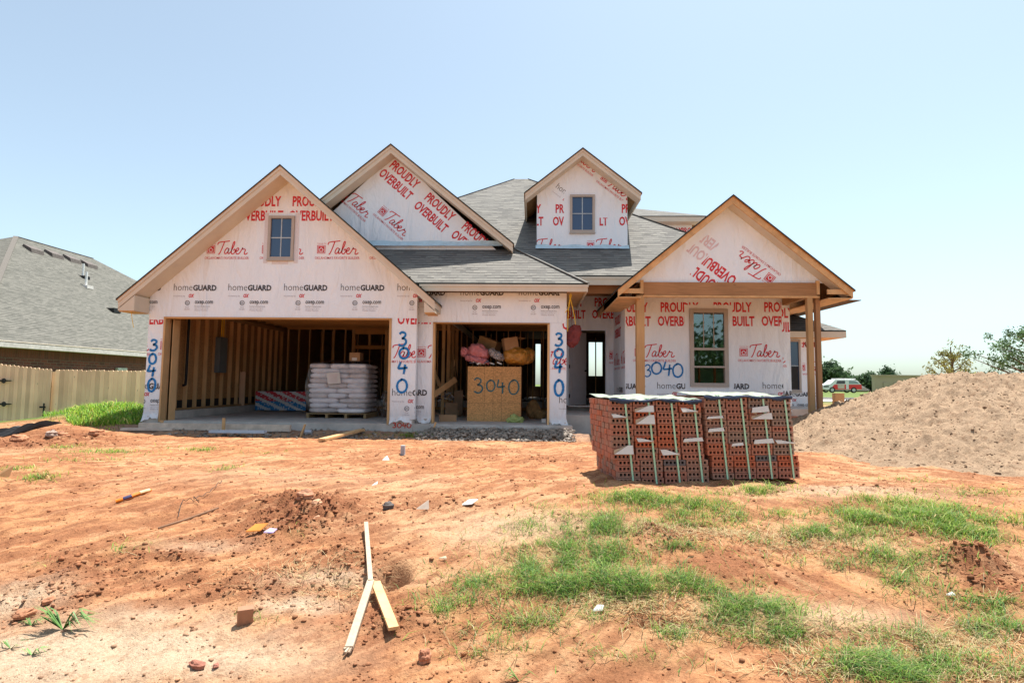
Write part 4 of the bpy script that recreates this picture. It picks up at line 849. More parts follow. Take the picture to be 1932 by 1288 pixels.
# ================================================================ two strapped brick packs in the yard
m_bricks = [M('clay brick '+str(i), c, var=.14, scale=14, bs=70, bst=.3, bd=.002) for i, c in enumerate([(.46, .155, .09), (.39, .17, .12), (.35, .19, .14), (.31, .205, .16), (.47, .135, .07), (.42, .175, .12), (.16, .135, .135)])]
m_strap = M('mint plastic strap', (.42, .70, .50), rough=.35, var=.05, bst=0)
m_tabw = M('white card', (.72, .68, .64), rough=.7, var=.05, bst=0); m_tabb = M('brown card', (.50, .36, .24), rough=.7, var=.06, bst=0)
m_cover = M('crumpled plastic cover', (.34, .38, .31), rough=.35, var=.35, scale=9, bs=14, bst=.8, bd=.03, spec=.5)
m_flap = M('navy cover edge', (.03, .045, .09), rough=.4, var=.3, scale=7, bs=12, bst=.5, bd=.02)
BW, BH, BD = .262, .0665, .095
def brick_mesh(mi):                                   # one brick, bed face with five square cores to the front
    mb = MB(); W_, H_, D = BW-.011, BH-.005, BD-.004; n = 5; hw = .029; hh = .031
    x0 = 0; cs = [W_*(i+.75)/(n+.5) for i in range(n)]
    xs_ = [0]+[q for c in cs for q in (c-hw/2, c+hw/2)]+[W_]; zs_ = [0, H_/2-hh/2, H_/2+hh/2, H_]
    for i in range(len(xs_)-1):
        for j in range(3):
            if j == 1 and i % 2 == 1:
                a, b, c, d = xs_[i], xs_[i+1], zs_[1], zs_[2]; q = .035
                for P in ([(a, 0, c), (a, q, c), (b, q, c), (b, 0, c)], [(a, 0, d), (b, 0, d), (b, q, d), (a, q, d)], [(a, 0, c), (a, 0, d), (a, q, d), (a, q, c)], [(b, 0, c), (b, q, c), (b, q, d), (b, 0, d)]): mb.face(P, 0)
                mb.face([(a, q, c), (b, q, c), (b, q, d), (a, q, d)], 1)  # black core end paints in the shade inside the hole
            else: mb.face([(xs_[i], 0, zs_[j]), (xs_[i+1], 0, zs_[j]), (xs_[i+1], 0, zs_[j+1]), (xs_[i], 0, zs_[j+1])], 0)
    for P in ([(0, 0, 0), (0, 0, H_), (0, D, H_), (0, D, 0)], [(W_, 0, 0), (W_, D, 0), (W_, D, H_), (W_, 0, H_)], [(0, 0, H_), (W_, 0, H_), (W_, D, H_), (0, D, H_)], [(0, 0, 0), (0, D, 0), (W_, D, 0), (W_, 0, 0)], [(0, D, 0), (0, D, H_), (W_, D, H_), (W_, D, 0)]): mb.face(P, 0)
    me = bpy.data.meshes.new('brick'); me.from_pydata(mb.v, [], mb.f); me.materials.append(m_bricks[mi]); me.materials.append(m_hole)
    me.polygons.foreach_set('material_index', mb.m); return me
BM = [brick_mesh(i) for i in range(7)]
m_ground_dark = m_hole
def pack(x, y, z, rz, label, seedv, lean, ext):
    random.seed(seedv); t = thing('brick_pack', label, 'brick pack', (x, y, z), rz, 'strapped packs of cored bricks')
    rows, cols = 14, 4; side = MB(); side2 = MB(); side2.local = True; core = MB()
    def off(r, c):
        s_ = lean*(r/rows)
        if r < 4: s_ += .045
        return s_
    colc = {}
    for c in range(cols):
        r = 0; pair = None
        for r in range(rows):
            if r % 2 == 0 or pair is None or random.random() < .15: pair = random.choice((0, 1, 1, 2, 3, 4, 5, 5, 1, 2))
            if (r, c) == (3, 2): pair = 6
            o = bpy.data.objects.new('brick', BM[pair]); dx = random.uniform(-.006, .006)
            o.location = (c*(BW+.006)+off(r, c)+dx, random.uniform(-.006, .006), r*BH); o.rotation_euler = (0, 0, random.uniform(-.012, .012)); link(o, t)
    for r in range(rows):                              # the bricks behind, four deep rows; brick ends at the side
        for d in range(1, 10):
            mi = random.choice((0, 1, 2, 3, 5, 1)); x0 = off(r, 0)+random.uniform(-.01, .008)
            side.box((x0, d*BD, r*BH), (x0+.2, d*BD+BD-.006, r*BH+BH-.005), mi=mi)
            x1 = off(r, 3)+4*(BW+.006)-.006+random.uniform(-.01, .008); side2.box((x1-.2, d*BD, r*BH), (x1, d*BD+BD-.006, r*BH+BH-.005), mi=mi)
        core.box((off(r, 0)+.201, BD, r*BH), (off(r, 3)+.86, 10*BD-.02, r*BH+BH-.001))
    side.local = True; core.local = True
    side.build('brick_stack_side', m_bricks, t); side2.build('brick_stack_side', m_bricks, t); core.build('brick_stack_core', m_bricks[1], t)
    L = 4*(BW+.006); top = rows*BH
    for c in range(cols):                              # straps over the front
        mb = MB(); mb.local = True; xx = c*(BW+.006)+BW*.52+off(0, c); pts = [(xx+.03, -.016, -.0), (xx-.01+lean, -.016, top+.012), (xx-.01+lean, .9, top+.035)]
        for a, b in zip(pts, pts[1:]):
            a, b = Vector(a), Vector(b); SW = .010
            if abs(b.y-a.y) > .5: mb.box((a.x-SW, a.y, a.z), (a.x+SW, b.y, a.z+.003))
            else: mb.prism([(a.x-SW, a.y, a.z), (a.x+SW, a.y, a.z), (b.x+SW, b.y, b.z), (b.x-SW, b.y, b.z)], (0, -.003, 0))
        mb.build('strap', m_strap, t)
    mb = MB(); mb.local = True; ph = random.uniform(0, 6)
    mb.grid(lambda a, b: (lean+a*L-.01, -.02+b*.95, top+.010+.030*b+.011*math.sin(a*12+ph)*math.sin(b*7+ph)+.008*math.sin(a*29)*math.cos(b*17)), 36, 24); mb.build('plastic_cover', m_cover, t, smooth=True)
    mb = MB(); mb.local = True
    mb.grid(lambda a, b: (lean+a*L-.01, -.024-.012*math.sin(b*3)-.004*math.sin(a*40), top+.008-b*(.036+.010*math.sin(a*25+ph)+.01*math.sin(a*9))+.011*math.sin(a*12+ph)*math.sin(ph)*(1-b)), 48, 4); mb.build('cover_edge', m_flap, t, smooth=True)
    return t, lean, L
def tab(t, cx, rz_, w_, h, white, kind, lean):
    mb = MB(); mb.local = True; x = cx; z0 = rz_; y0 = -.016; o = Vector((x, y0, z0))
    if kind == 0: P = [(0, 0), (w_, 0), (w_, h), (w_*.75, h)]; Q = [(0, 0), (w_*.75, h), (w_*.02, h*.45)]
    elif kind == 1: P = [(0, h), (w_*.3, h), (w_, h*.15), (w_*.1, 0)]; Q = [(w_*.45, h*.5), (w_, h*.4), (w_, -.01), (w_*.6, h*.2)]
    else: P = [(0, 0), (w_, .01), (w_*.96, h), (.02, h*.7)]; Q = [(0, 0), (w_*.3, -.02), (w_*.25, h*.3)]
    for Z, mi, dy in ((P, 0, -.02), (Q, 1, -.008)):
        mb.prism([(x+a, y0+dy-((h-b)*.3), z0+b) for a, b in Z], (0, .003, 0), mi=mi)
    mb.build('paper_tab', [m_tabw, m_tabb], t)
pz0 = -.195; a0 = R(8)
ca, sa = math.cos(a0), math.sin(a0)
t1, l1, L1 = pack(.93, 6.45, pz0+.0, a0, 'left strapped pack of red cored bricks with one grey brick low in its third column', 3, -.055, 0)
t2, l2, L2 = pack(.93+1.10*ca, 6.45+1.10*sa, pz0+.045, a0+R(.8), 'pack of red cored bricks on the right, beside the sand pile', 8, -.055, 0)
for c, r, w_, h, k in ((0, 11, .18, .04, 1), (0, 5, .22, .095, 0), (1, 12, .22, .07, 0), (1, 10, .22, .10, 0), (1, 7, .2, .04, 1), (2, 4.8, .22, .06, 1), (3, 12, .20, .045, 1), (3, 7, .24, .05, 2)): tab(t1, c*(BW+.006)+.0+l1*r/14, r*BH, w_, h, 1, k, l1)
for c, r, w_, h, k in ((0, 10.2, .2, .035, 2), (0, 8, .2, .05, 2), (1, 5.6, .15, .04, 2), (2, 11.3, .22, .08, 2), (2, 10.2, .25, .07, 0), (2, 6, .25, .06, 2), (3, 6, .25, .04, 1)): tab(t2, c*(BW+.006)+.0+l2*r/14, r*BH, w_, h, 1, k, l2)
random.seed(11)

# ================================================================ sand pile
def pile(x, y):
    # plateau ridge runs away to the right
    u = x-7.95; v = y-10.6
    top = 1.62
    dx = np.where(u < 0, -u/3.9, 0); dyf = np.where(v < 0, -v/4.0, v/3.5)
    r = np.sqrt((dx*1.0)**2+(dyf*.95)**2); s_ = np.clip(1-r, -.3, 1)
    h = top*s_-.17+.0; h = np.minimum(h, 1.13+.02*np.sin(x*2)-.012*(x-7))
    return h
xa = np.linspace(3.2, 14, 400); ya = np.linspace(5.6, 14.5, 330); X, Y = np.meshgrid(xa, ya); x, y = X.ravel(), Y.ravel()
z = pile(x, y); th_ = np.arctan2(y-10.6, x-7.95); rr_ = np.hypot(x-7.95, y-10.6); nz_ = (fbm(x*1.8, y*1.8, 4, 61)-.5)*.17-np.abs(fbm(th_*9, rr_*.9, 4, 66)-.5)*.16+(fbm(x*6, y*8, 5, 62, .62)-.5)*.11+np.clip(fbm(x*11, y*11, 4, 63, .62)-.5, 0, 1)*.20; z = z+nz_*sstep(-.25, .1, z)
z = np.where(z < hfull(x, y)-.12, hfull(x, y)-.12, z)
nx, ny = len(xa), len(ya); ii = (np.arange(ny-1)[:, None]*nx+np.arange(nx-1)[None, :]).ravel(); Fq = np.stack([ii, ii+1, ii+nx+1, ii+nx], 1)
n_ = fbm(x*3, y*3, 4, 71)[:, None]; n2_ = fbm(x*12, y*14, 3, 72)[:, None]; cs = np.array((.34, .235, .152))*(.86+.28*n_)*(.85+.3*n2_)
m_sand = attrmat('damp sand', bs=45, bst=.8, bd=.025, nvar=.25, ns=45, specks=1)
o = arr_mesh('sand_pile', np.stack([x, y, z], 1), Fq, m_sand, smooth=True, colors=cs); tag(o, 'large flat topped pile of brown masonry sand beside the brick packs', 'sand pile')
zg = z.reshape(ny, nx)
n = 30000; qx = rng.uniform(3.3, 13.5, n); qy = rng.uniform(5.8, 12, n); iz = zg[((qy-5.6)/8.9*(ny-1)).astype(int), ((qx-3.2)/10.8*(nx-1)).astype(int)]
k = iz > hfull(qx, qy)-.02; qx, qy, iz = qx[k], qy[k], iz[k]; s_ = np.clip(rng.exponential(.005, len(qx))+.004, .004, .035)
o = crumbs('sand_clods', np.stack([qx, qy, iz+s_*.15], 1), s_, np.array((.28, .188, .12))*rng.uniform(.6, 1.2, (len(qx), 1)), m_sand); tag(o, 'lumps of brown sand lying on the sand pile', 'sand clods', kind='stuff')  # lumps coloured darker than the pile to paint in their self-shadow

# ================================================================ garage contents
def F0(px, py, z=0.): return H(px, py, z)
# drywall stack with striped end tape
p = F0(481, 775); q = F0(570, 777); wd = (q-p).length
m, t, b = newmat('striped board ends'); uvn = N(t, 'ShaderNodeUVMap'); sp = N(t, 'ShaderNodeSeparateXYZ'); t.links.new(uvn.outputs[0], sp.inputs[0])
def mth(op, a, b_=0): 
    n = N(t, 'ShaderNodeMath', operation=op)
    for i, v in enumerate((a, b_)):
        if isinstance(v, bpy.types.NodeSocket): t.links.new(v, n.inputs[i])
        else: n.inputs[i].default_value = v
    return n.outputs[0]
rowi = mth('FLOOR', mth('MULTIPLY', sp.outputs[1], 18)); sh = mth('MULTIPLY', rowi, .045)
ph = mth('FRACT', mth('MULTIPLY', mth('ADD', sp.outputs[0], sh), 3.2))
stripe = mth('LESS_THAN', ph, .58); top = mth('GREATER_THAN', sp.outputs[1], .48)
cc_ = mixc(t, top, (.03, .24, .55), (.62, .05, .07)); wn = N(t, 'ShaderNodeTexWhiteNoise'); cb = N(t, 'ShaderNodeCombineXYZ'); t.links.new(rowi, cb.inputs[0]); t.links.new(mth('FLOOR', mth('MULTIPLY', sp.outputs[0], 40)), cb.inputs[1]); t.links.new(cb.outputs[0], wn.inputs[0])
cc_ = mixc(t, mth('MULTIPLY', mth('LESS_THAN', wn.outputs[0], .16), .7), cc_, (.75, .77, .8)); cc_ = mixc(t, stripe, (.66, .66, .68), cc_); t.links.new(cc_, b.inputs['Base Color']); b.inputs['Roughness'].default_value = .6
m_stripe = m
dw = thing('drywall_stack', 'stack of drywall sheets with red, white and blue striped ends on the garage floor', 'drywall', (p.x, p.y, 0)); mb = MB(); hgt = .60
mb.face([(p.x, p.y, .03), (q.x, p.y, .03), (q.x, p.y, hgt), (p.x, p.y, hgt)], 0, [(0, 0), (1, 0), (1, 1), (0, 1)]); mb.build('striped_end', m_stripe, dw)
mb = MB()
for k in range(18): mb.box((p.x-random.uniform(0, .006), p.y+.004, .03+k*(hgt-.03)/18), (q.x+random.uniform(0, .012), p.y+3.4, .03+(k+1)*(hgt-.03)/18-.003))
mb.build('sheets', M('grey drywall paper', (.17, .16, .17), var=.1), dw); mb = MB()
for k in range(3): mb.box((p.x+.05+k*(wd-.2)/2, p.y+.05, 0), (p.x+.13+k*(wd-.2)/2, p.y+3.3, .028))
mb.build('runner', m_raw, dw)
# bagged mortar pallet
p = F0(579, 788); q = F0(684, 790.5); Wp = q.x-p.x; y0 = p.y
bp = thing('bag_pallet', 'wooden pallet of white cement bags wrapped in clear film in the left garage bay', 'bag pallet', (p.x, y0, 0), 0)
mb = MB(); m_pal = wood('pallet lumber', (.42, .28, .14), 'X')
for k in range(6): mb.box((p.x-.03, y0+k*.2, .10), (q.x+.03, y0+k*.2+.1, .118))
for k in range(4): a = p.x-.02+k*(Wp-.03)/3; mb.box((a, y0+.005, .0), (a+.06, y0+1.1, .0985))
mb.build('pallet', m_pal, bp)
m_bag = M('white paper bag', (.82, .80, .82), rough=.5, var=.12, scale=6, bs=18, bst=.4, bd=.02); m_bag2 = M('grey paper bag', (.62, .56, .55), rough=.5, var=.15, scale=8, bs=18, bst=.4, bd=.02)
x0 = p.x; n_l = 10; hh = (1.36-.12)/n_l
for l in range(n_l):
    k = 3 if l % 2 else 2
    for i in range(k):
        wv = Wp/k; mb = MB(); mb.pillow((x0+wv*(i+.5)+random.uniform(-.02, .02)+.02*math.sin(l), y0+.30+random.uniform(-.02, .01), .125+hh*(l+.5)), (wv*1.04, .62, hh*1.12), e=.4, wob=.02)
        mb.build('bag', m_bag if (l+i) % 3 else m_bag2, bp, smooth=True)
    mb = MB(); mb.pillow((x0+Wp/2, y0+.85, .125+hh*(l+.5)), (Wp*1.03, .55, hh*1.1), e=.35, wob=.02); mb.build('bag', m_bag2, bp, smooth=True)
m_film = newmat('clear stretch film')[0]; t = m_film.node_tree; tr = N(t, 'ShaderNodeBsdfTransparent'); tr.inputs[0].default_value = (.93, .93, .95, 1); gl = N(t, 'ShaderNodeBsdfGlossy', Roughness=.22); mx = N(t, 'ShaderNodeMixShader', ); mx.inputs[0].default_value = .13
v = coords(t); bn = N(t, 'ShaderNodeBump', Strength=.9, Distance=.05); t.links.new(noise(t, v, 9, 5), bn.inputs['Height']); t.links.new(bn.outputs[0], gl.inputs['Normal']); t.links.new(tr.outputs[0], mx.inputs[1]); t.links.new(gl.outputs[0], mx.inputs[2]); t.links.new(mx.outputs[0], t.nodes['Material Output'].inputs[0])
mb = MB(); mb.pillow((x0+Wp/2+.0, y0+.57, .74), (Wp*1.12, 1.24, 1.36), e=.16, nu=60, nv=26, wob=.012); crumple(mb.build('stretch_film', m_film, bp, smooth=True), .02, 5, 8)
a = U(622, 722, y0-.02); mb = MB(); mb.grid(lambda u, v: (a.x-.02+u*.33+.05*v*-1, y0-.085-.01*math.sin(6*u), a.z-.03+v*.27+.03*u), 6, 6)
for k in range(7): mb.box((a.x+.01, y0-.099, a.z+.02+k*.03), (a.x+random.uniform(.18, .27), y0-.097, a.z+.026+k*.03), mi=1)
mb.build('delivery_note', [m_tabw, m_ghost], bp)
def carton(name, c, sz, rz_, label, ry=0, flap=0, mt=None, group=None):
    t_ = thing(name, label, 'box', c, rz_, group); Mx_ = Matrix.Rotation(ry, 4, 'Y'); mb = MB(); mb.local = True; x, y, z = sz; mb.box((-x/2, -y/2, 0), (x/2, y/2, z), Mx_); mb.build('carton', mt or m_card, t_)
    mb = MB(); mb.local = True; mb.box((-.03, -y/2-.003, z*.0), (.03, -y/2-.001, z*.2), Mx_); mb.box((-x/2, -.025, z+.001), (x/2, .025, z+.003), Mx_); mb.build('packing_tape', M('packing tape', (.46, .30, .17), rough=.3, bst=0), t_)
    if flap:
        mb = MB(); mb.local = True; mb.prism([(x/2, -y/2, z), (x/2, y/2, z), (x/2+flap, y/2+.02, z*.9), (x/2+flap, -y/2-.02, z*.95)], (0, 0, .006)); mb.build('flap', mt or m_card, t_)
    return t_
bt = U(672, 688, y0+.5); cb_ = carton('cardboard_box', (bt.x, y0+.5, 1.44), (.27, .35, .22), .05, 'small brown carton with a white label on top of the wrapped cement bags'); mb = MB(); mb.local = True; mb.box((-.07, -.180, .02), (.06, -.1765, .09)); mb.build('paper_label', m_tabw, cb_)
bx_ = MB(); bx_.grid(lambda u, v: (x0+.35+u*1.15, y0+.35+v*.5, 1.45+.012*math.sin(u*9)), 10, 4); o = bx_.build('plastic_sheet', M('maroon plastic sheet', (.09, .03, .04), rough=.4)); tag(o, 'dark maroon plastic sheet lying flat over the cement bags', 'plastic sheet')
mb = MB(); mb.pillow((q.x+.40, y0+.75, .32), (.42, .7, .68), e=.7, wob=.12, nu=40, nv=22); o = crumple(mb.build('film_heap', m_film, None, smooth=True), .07, 6, 7); tag(o, 'crumpled clear plastic film heaped on the floor right of the bag pallet', 'plastic film')
# hose on the floor
mb = MB(); P = [F0(px, py, .015) for px, py in ((352, 776), (368, 771), (390, 774), (420, 770), (455, 766), (500, 764))]; mb.tube(catmull(P, 6), .018, 6); o = mb.build('air_hose', M('olive hose', (.14, .11, .03), rough=.5, bst=0), None, smooth=True); tag(o, 'thin yellowish hose lying across the left garage floor', 'hose')
mb = MB(); P = [F0(px, py, .012) for px, py in ((400, 775), (440, 777), (430, 771), (470, 768))]; mb.tube(catmull(P, 6), .012, 6); o = mb.build('power_cord', M('yellow cord', (.30, .22, .04), rough=.5, bst=0), None, smooth=True); tag(o, 'yellow cord looped on the floor near the stud wall', 'cord')
# OSB crate
p = F0(881, 794); q = F0(983, 794); yc = p.y; Wc = q.x-p.x; Hc = 1.31
m_osbc = osb('golden strand board', (.62, .33, .125))
cr = thing('scrap_crate', 'square golden strand board crate with 3040 sprayed on its front', 'crate', (p.x, yc, 0))
mb = MB(); mb.box((p.x, yc, 0), (q.x, yc+.02, Hc)); I = Ink(); I.digits('3', p.x+.17, .68, .24, .35, .038, 4, slant=-.1); I.digits('0', p.x+.46, .72, .20, .26, .036, 4); I.digits('4', p.x+.72, .70, .20, .30, .036, 4, slant=-.1); I.digits('0', p.x+1.0, .65, .24, .34, .036, 4); I.bake(mb, frontal(yc)); mb.build('front_panel', [m_osbc, m_red, m_blk, m_grey, m_blue2], cr)
mb = MB()
for a in (.285, .43, .575): mb.box((p.x+Wc*a/.9-.002, yc-.0015, 0), (p.x+Wc*a/.9+.002, yc-.0005, Hc))
mb.box((p.x, yc-.0012, .43), (q.x, yc-.0004, .434)); mb.build('seam', m_hole, cr)
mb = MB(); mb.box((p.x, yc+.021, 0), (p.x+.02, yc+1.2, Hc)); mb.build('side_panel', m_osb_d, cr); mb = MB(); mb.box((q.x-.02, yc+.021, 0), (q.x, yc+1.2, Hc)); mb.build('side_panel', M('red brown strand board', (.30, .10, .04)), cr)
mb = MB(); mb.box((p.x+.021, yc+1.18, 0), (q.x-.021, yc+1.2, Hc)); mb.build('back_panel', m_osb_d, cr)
mb = MB(); mb.box((p.x+.022, yc+.022, .9), (q.x-.022, yc+1.178, Hc-.06)); o = mb.build('rubble', m_card); tag(o, 'cardboard waste filling the inside of the strand board crate', 'waste')
m_pink = M('pink insulation', (.62, .24, .27), rough=.9, var=.15, scale=8, bs=25, bst=.6, bd=.02)
def at(px, py, y): return U(px, py, y)
mb = MB(); c = at(903, 664, yc+.3); mb.pillow(c, (.50, .5, .30), Matrix.Rotation(.35, 3, 'Y'), .7, 40, 20, .06); c = at(877, 664, yc+.25); mb.pillow(c, (.20, .3, .20), None, .8, 24, 14, .12); c = at(900, 679, yc+.15); mb.pillow(c, (.55, .3, .12), Matrix.Rotation(.25, 3, 'Y'), .8, 30, 14, .12)
o = crumple(mb.build('insulation_bundle', m_pink, None, smooth=True), .07, 9, 1); tag(o, 'crumpled pink insulation batts heaped on the left of the crate', 'insulation')
m_foil = M('crinkled foil', (.62, .60, .62), rough=.25, var=.5, scale=22, bs=26, bst=1.0, bd=.05, metal=.7)
mb = MB(); c = at(936, 669, yc+.22); mb.pillow(c, (.40, .3, .16), Matrix.Rotation(.6, 3, 'Y'), .9, 60, 30, .10); o = crumple(mb.build('foil_scrap', m_foil, None), .05, 16, 2, True); tag(o, 'bright crinkled foil scraps on the middle of the crate top', 'foil')
mb = MB(); random.seed(4)
for k in range(16):
    c = at(885+random.uniform(0, 62), 683+random.uniform(-2, 3), yc+random.uniform(.06, .2)); mb.box((-.06, -.02, -.015), (.06, .02, .015), Matrix.Translation(c) @ Matrix.Rotation(random.uniform(-.6, .6), 4, 'Y') @ Matrix.Rotation(random.uniform(-.6, .6), 4, 'Z'), mi=k % 3)
o = mb.build('packaging_scraps', [m_white, m_tabw, M('blue grey scrap', (.12, .14, .22))]); tag(o, 'white and grey packaging scraps along the front rim of the crate', 'scraps', kind='stuff')
m_ybag = M('amber plastic bag', (.50, .23, .035), rough=.35, var=.25, scale=7, bs=14, bst=.8, bd=.03, spec=.5)
c = at(976, 672, yc+.35); mb = MB(); mb.pillow(c, (.66, .6, .40), None, .75, 48, 24, .035); mb.pillow(c+Vector((.27, .1, .02)), (.30, .4, .36), None, .8, 30, 16, .08); o = crumple(mb.build('filled_bag', m_ybag, None, smooth=True), .05, 7, 3); tag(o, 'bulging amber plastic bag on the right of the crate', 'bag')
c = at(964, 660, yc+.38); carton('cardboard_box', (c.x, c.y, c.z), (.34, .34, .30), R(14), 'open tan carton tilted on top of the amber bag', ry=-.16, flap=.16)
c = at(921, 652, yc+.75); carton('cardboard_box', (c.x, c.y, c.z-.1), (.5, .4, .28), R(-20), 'dark brown carton lying at the back of the crate top', ry=.35, mt=M('dark brown card', (.26, .17, .08)))
# bags by the crate
c = F0(1006, 790); mb = MB(); mb.pillow((c.x, c.y+.2, .21), (.34, .34, .44), None, .8, 40, 22, .10); mb.pillow((c.x+.14, c.y+.12, .13), (.34, .3, .24), Matrix.Rotation(.5, 3, 'Y'), .8, 30, 16, .12); o = mb.build('paper_sack', M('tan paper sack', (.42, .25, .10), rough=.6, bs=14, bst=.8, bd=.03), None, smooth=True); crumple(o, .05, 6, 4); tag(o, 'slumped tan paper sack on the floor right of the crate', 'sack')
c = F0(972, 797); mb = MB(); mb.pillow((c.x, c.y+.1, .06), (.40, .22, .13), None, .8, 36, 18, .14); mb.pillow((c.x-.03, c.y+.1, .13), (.16, .14, .10), None, .8, 24, 12, .15); o = mb.build('plastic_bag', M('lime plastic bag', (.40, .46, .16), rough=.45, bs=16, bst=.7, bd=.02), None, smooth=True); crumple(o, .04, 9, 5); tag(o, 'crumpled lime green plastic bag at the foot of the crate', 'plastic bag')
c = F0(1026, 797); o = bx('block', (c.x-.05, c.y, 0), (c.x+.05, c.y+.1, .085), m_tabw, None); tag(o, 'small white block at the right jamb of the right garage bay', 'block')
# left pile in bay two
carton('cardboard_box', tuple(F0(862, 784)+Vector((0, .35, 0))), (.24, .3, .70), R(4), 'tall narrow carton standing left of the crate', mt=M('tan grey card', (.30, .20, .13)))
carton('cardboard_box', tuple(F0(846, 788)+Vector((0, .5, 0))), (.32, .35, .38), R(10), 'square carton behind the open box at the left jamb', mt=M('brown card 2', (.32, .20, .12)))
c = F0(845, 795); b_ = thing('open_carton', 'low open carton lying on the floor at the left jamb of the right bay', 'box', tuple(c), R(8)); mb = MB(); mb.local = True
for lo, hi in (((-.2, 0, 0), (.2, .28, .01)), ((-.2, 0, .011), (.2, .01, .15)), ((-.2, .27, .011), (.2, .28, .15)), ((.19, .011, .011), (.2, .269, .16))): mb.box(lo, hi)
mb.build('carton', m_card, b_); mb = MB(); mb.local = True; mb.prism([(-.2, 0, .15), (-.2, .28, .15), (-.34, .26, .19), (-.33, .02, .20)], (0, 0, .006)); mb.build('flap', m_card, b_)
mb = MB(); random.seed(9)
for k in range(26):
    c = F0(842+random.uniform(-22, 24), 785, 0)+Vector((0, .5+random.uniform(0, .4), .42+random.uniform(0, .22))); mb.box((-.10, -.015, -.012), (.10, .015, .012), Matrix.Translation(c) @ Matrix.Rotation(random.uniform(-.5, .5), 4, 'Y') @ Matrix.Rotation(random.uniform(-1, 1), 4, 'Z'), mi=k % 2)
o = mb.build('plastic_offcuts', [m_tabw, M('grey offcut', (.2, .22, .26))]); tag(o, 'heap of white plastic offcuts above the cartons left of the crate', 'offcuts', kind='stuff')
mb = MB(); mb.beam(F0(862, 770)+Vector((0, 1.2, 0)), F0(818, 690)*0+Vector((-2.1, 15.4, 1.45)), .04, .19); o = mb.build('leaning_plank', m_study); tag(o, 'wide grey plank leaning on the wall inside the right bay', 'plank')
mb = MB(); mb.beam(U(818, 745, 14.2), U(860, 715, 14.6), .04, .14); o = mb.build('leaning_plank', m_raw); tag(o, 'orange board lying across the scrap heap in the right bay', 'plank')
# small white ceiling box etc on the slab, rag bundle
c = U(1082, 628, 13.1); mb = MB(); mb.pillow((c.x, 13.1, 2.03), (.30, .2, .50), Matrix.Rotation(.25, 3, 'Y'), .8, 36, 20, .07); mb.tube([(c.x-.03, 13.05, 2.2), (c.x-.08, 13.0, 2.9)], .01, 6); o = mb.build('rag_bundle', M('dark red mesh', (.20, .045, .045), rough=.8, var=.3, bs=60, bst=.6), None, smooth=True); crumple(o, .06, 6, 6); tag(o, 'dark red mesh bundle hanging beside the entry door', 'bundle')

# ================================================================ lumber and scraps in front of the slab
def stick(name, pts, w_, h, mt, label, cat, group=None, zoff=0, z2=None):
    P = [gp(*p) for p in pts]; P = [Vector((p.x, p.y, gz(p.x, p.y)+h/2+zoff)) for p in P]
    if z2 is not None: P[-1].z += z2
    mb = MB()
    for a, b_ in zip(P, P[1:]): mb.beam(a, b_, w_, h)
    o = mb.build(name, mt); return tag(o, label, cat, group)
m_grp = M('weathered grey lumber', (.60, .50, .41), rough=.8, var=.2, scale=6, stretch=(1, 1, 1))
gy = 12.05
def lie(name, x0, x1, y0, y1, z0, w_, h, mt, label, cat): mb = MB(); mb.beam((x0, y0, z0), (x1, y1, z0+.0), w_, h); o = mb.build(name, mt); return tag(o, label, cat)
a = U(264, 802, 12.1); b_ = U(548, 805, 12.0); lie('form_board', a.x, b_.x, 12.1, 12.0, (a.z+b_.z)/2-.02, .09, .14, m_grp, 'long grey form board lying before the left garage slab', 'board')
a = U(240, 803, 12.0); b_ = U(330, 803, 12.0); lie('form_board', a.x, b_.x, 11.85, 11.95, a.z-.06, .12, .05, m_grp, 'short grey board end sticking out on the grass beside the garage corner', 'board')
a = U(402, 816, 11.6); b_ = U(503, 817, 11.6); lie('white_board', a.x, b_.x, 11.5, 11.55, -.13, .14, .05, M('white foam board', (.60, .64, .72), rough=.6, var=.08), 'white foam trim board lying on the dirt in front of the slab', 'board')
for k, (px, lab) in enumerate(((305, 'short survey stake against the left garage jamb'), (422, 'tallest survey stake, in front of the grey form board'), (572, 'leaning survey stake right of the form board'), (818, 'pale stake leaning on the concrete between the garage bays'))):
    p_ = U(px, 800, (12.2, 11.85, 11.7, 12.3)[k]); zt = (.03, .12, .02, .06)[k]; mb = MB(); mb.beam((p_.x+(0, 0, -.05, -.05)[k], p_.y, -.25), (p_.x+(0, 0, .04, .05)[k], p_.y, zt), .06, .03); o = mb.build('stake', m_raw); tag(o, lab, 'stake', 'wooden stakes before the garage')
stick('lumber', [(607, 832), (683, 814)], .14, .04, m_raw, 'yellow lumber offcut lying half in the shade before the garage', 'lumber', zoff=.02)
c = gp(581, 820); mb = MB(); mb.tube([(c.x-.06, c.y, gz(c.x, c.y)+.05), (c.x+.08, c.y, gz(c.x, c.y)+.05)], .048, 14); o = mb.build('can', M('tin can', (.45, .48, .55), rough=.4, metal=.4)); tag(o, 'small silver can lying on the ground right of the white board', 'can')
# rubble and gravel before the right bay
n = 2600; qx = np.concatenate([rng.uniform(-2.4, .9, n), rng.uniform(-7.5, -2.5, 500)]); qy = np.concatenate([rng.normal(12.0, .28, n), rng.normal(11.7, .35, 500)]); k = (qy < 12.29); qx, qy = qx[k], qy[k]
s_ = np.clip(rng.exponential(.014, len(qx))+.01, .008, .07); o = crumbs('concrete_rubble', np.stack([qx, qy, hfull(qx, qy)+.02+.06*sstep(-2.4, -2, qx)*sstep(11.6, 12.2, qy)], 1), s_, np.array((.34, .29, .245))*rng.uniform(.6, 1.3, (len(qx), 1)), m_sand); tag(o, 'grey concrete rubble and gravel along the front of the slabs', 'rubble', kind='stuff')
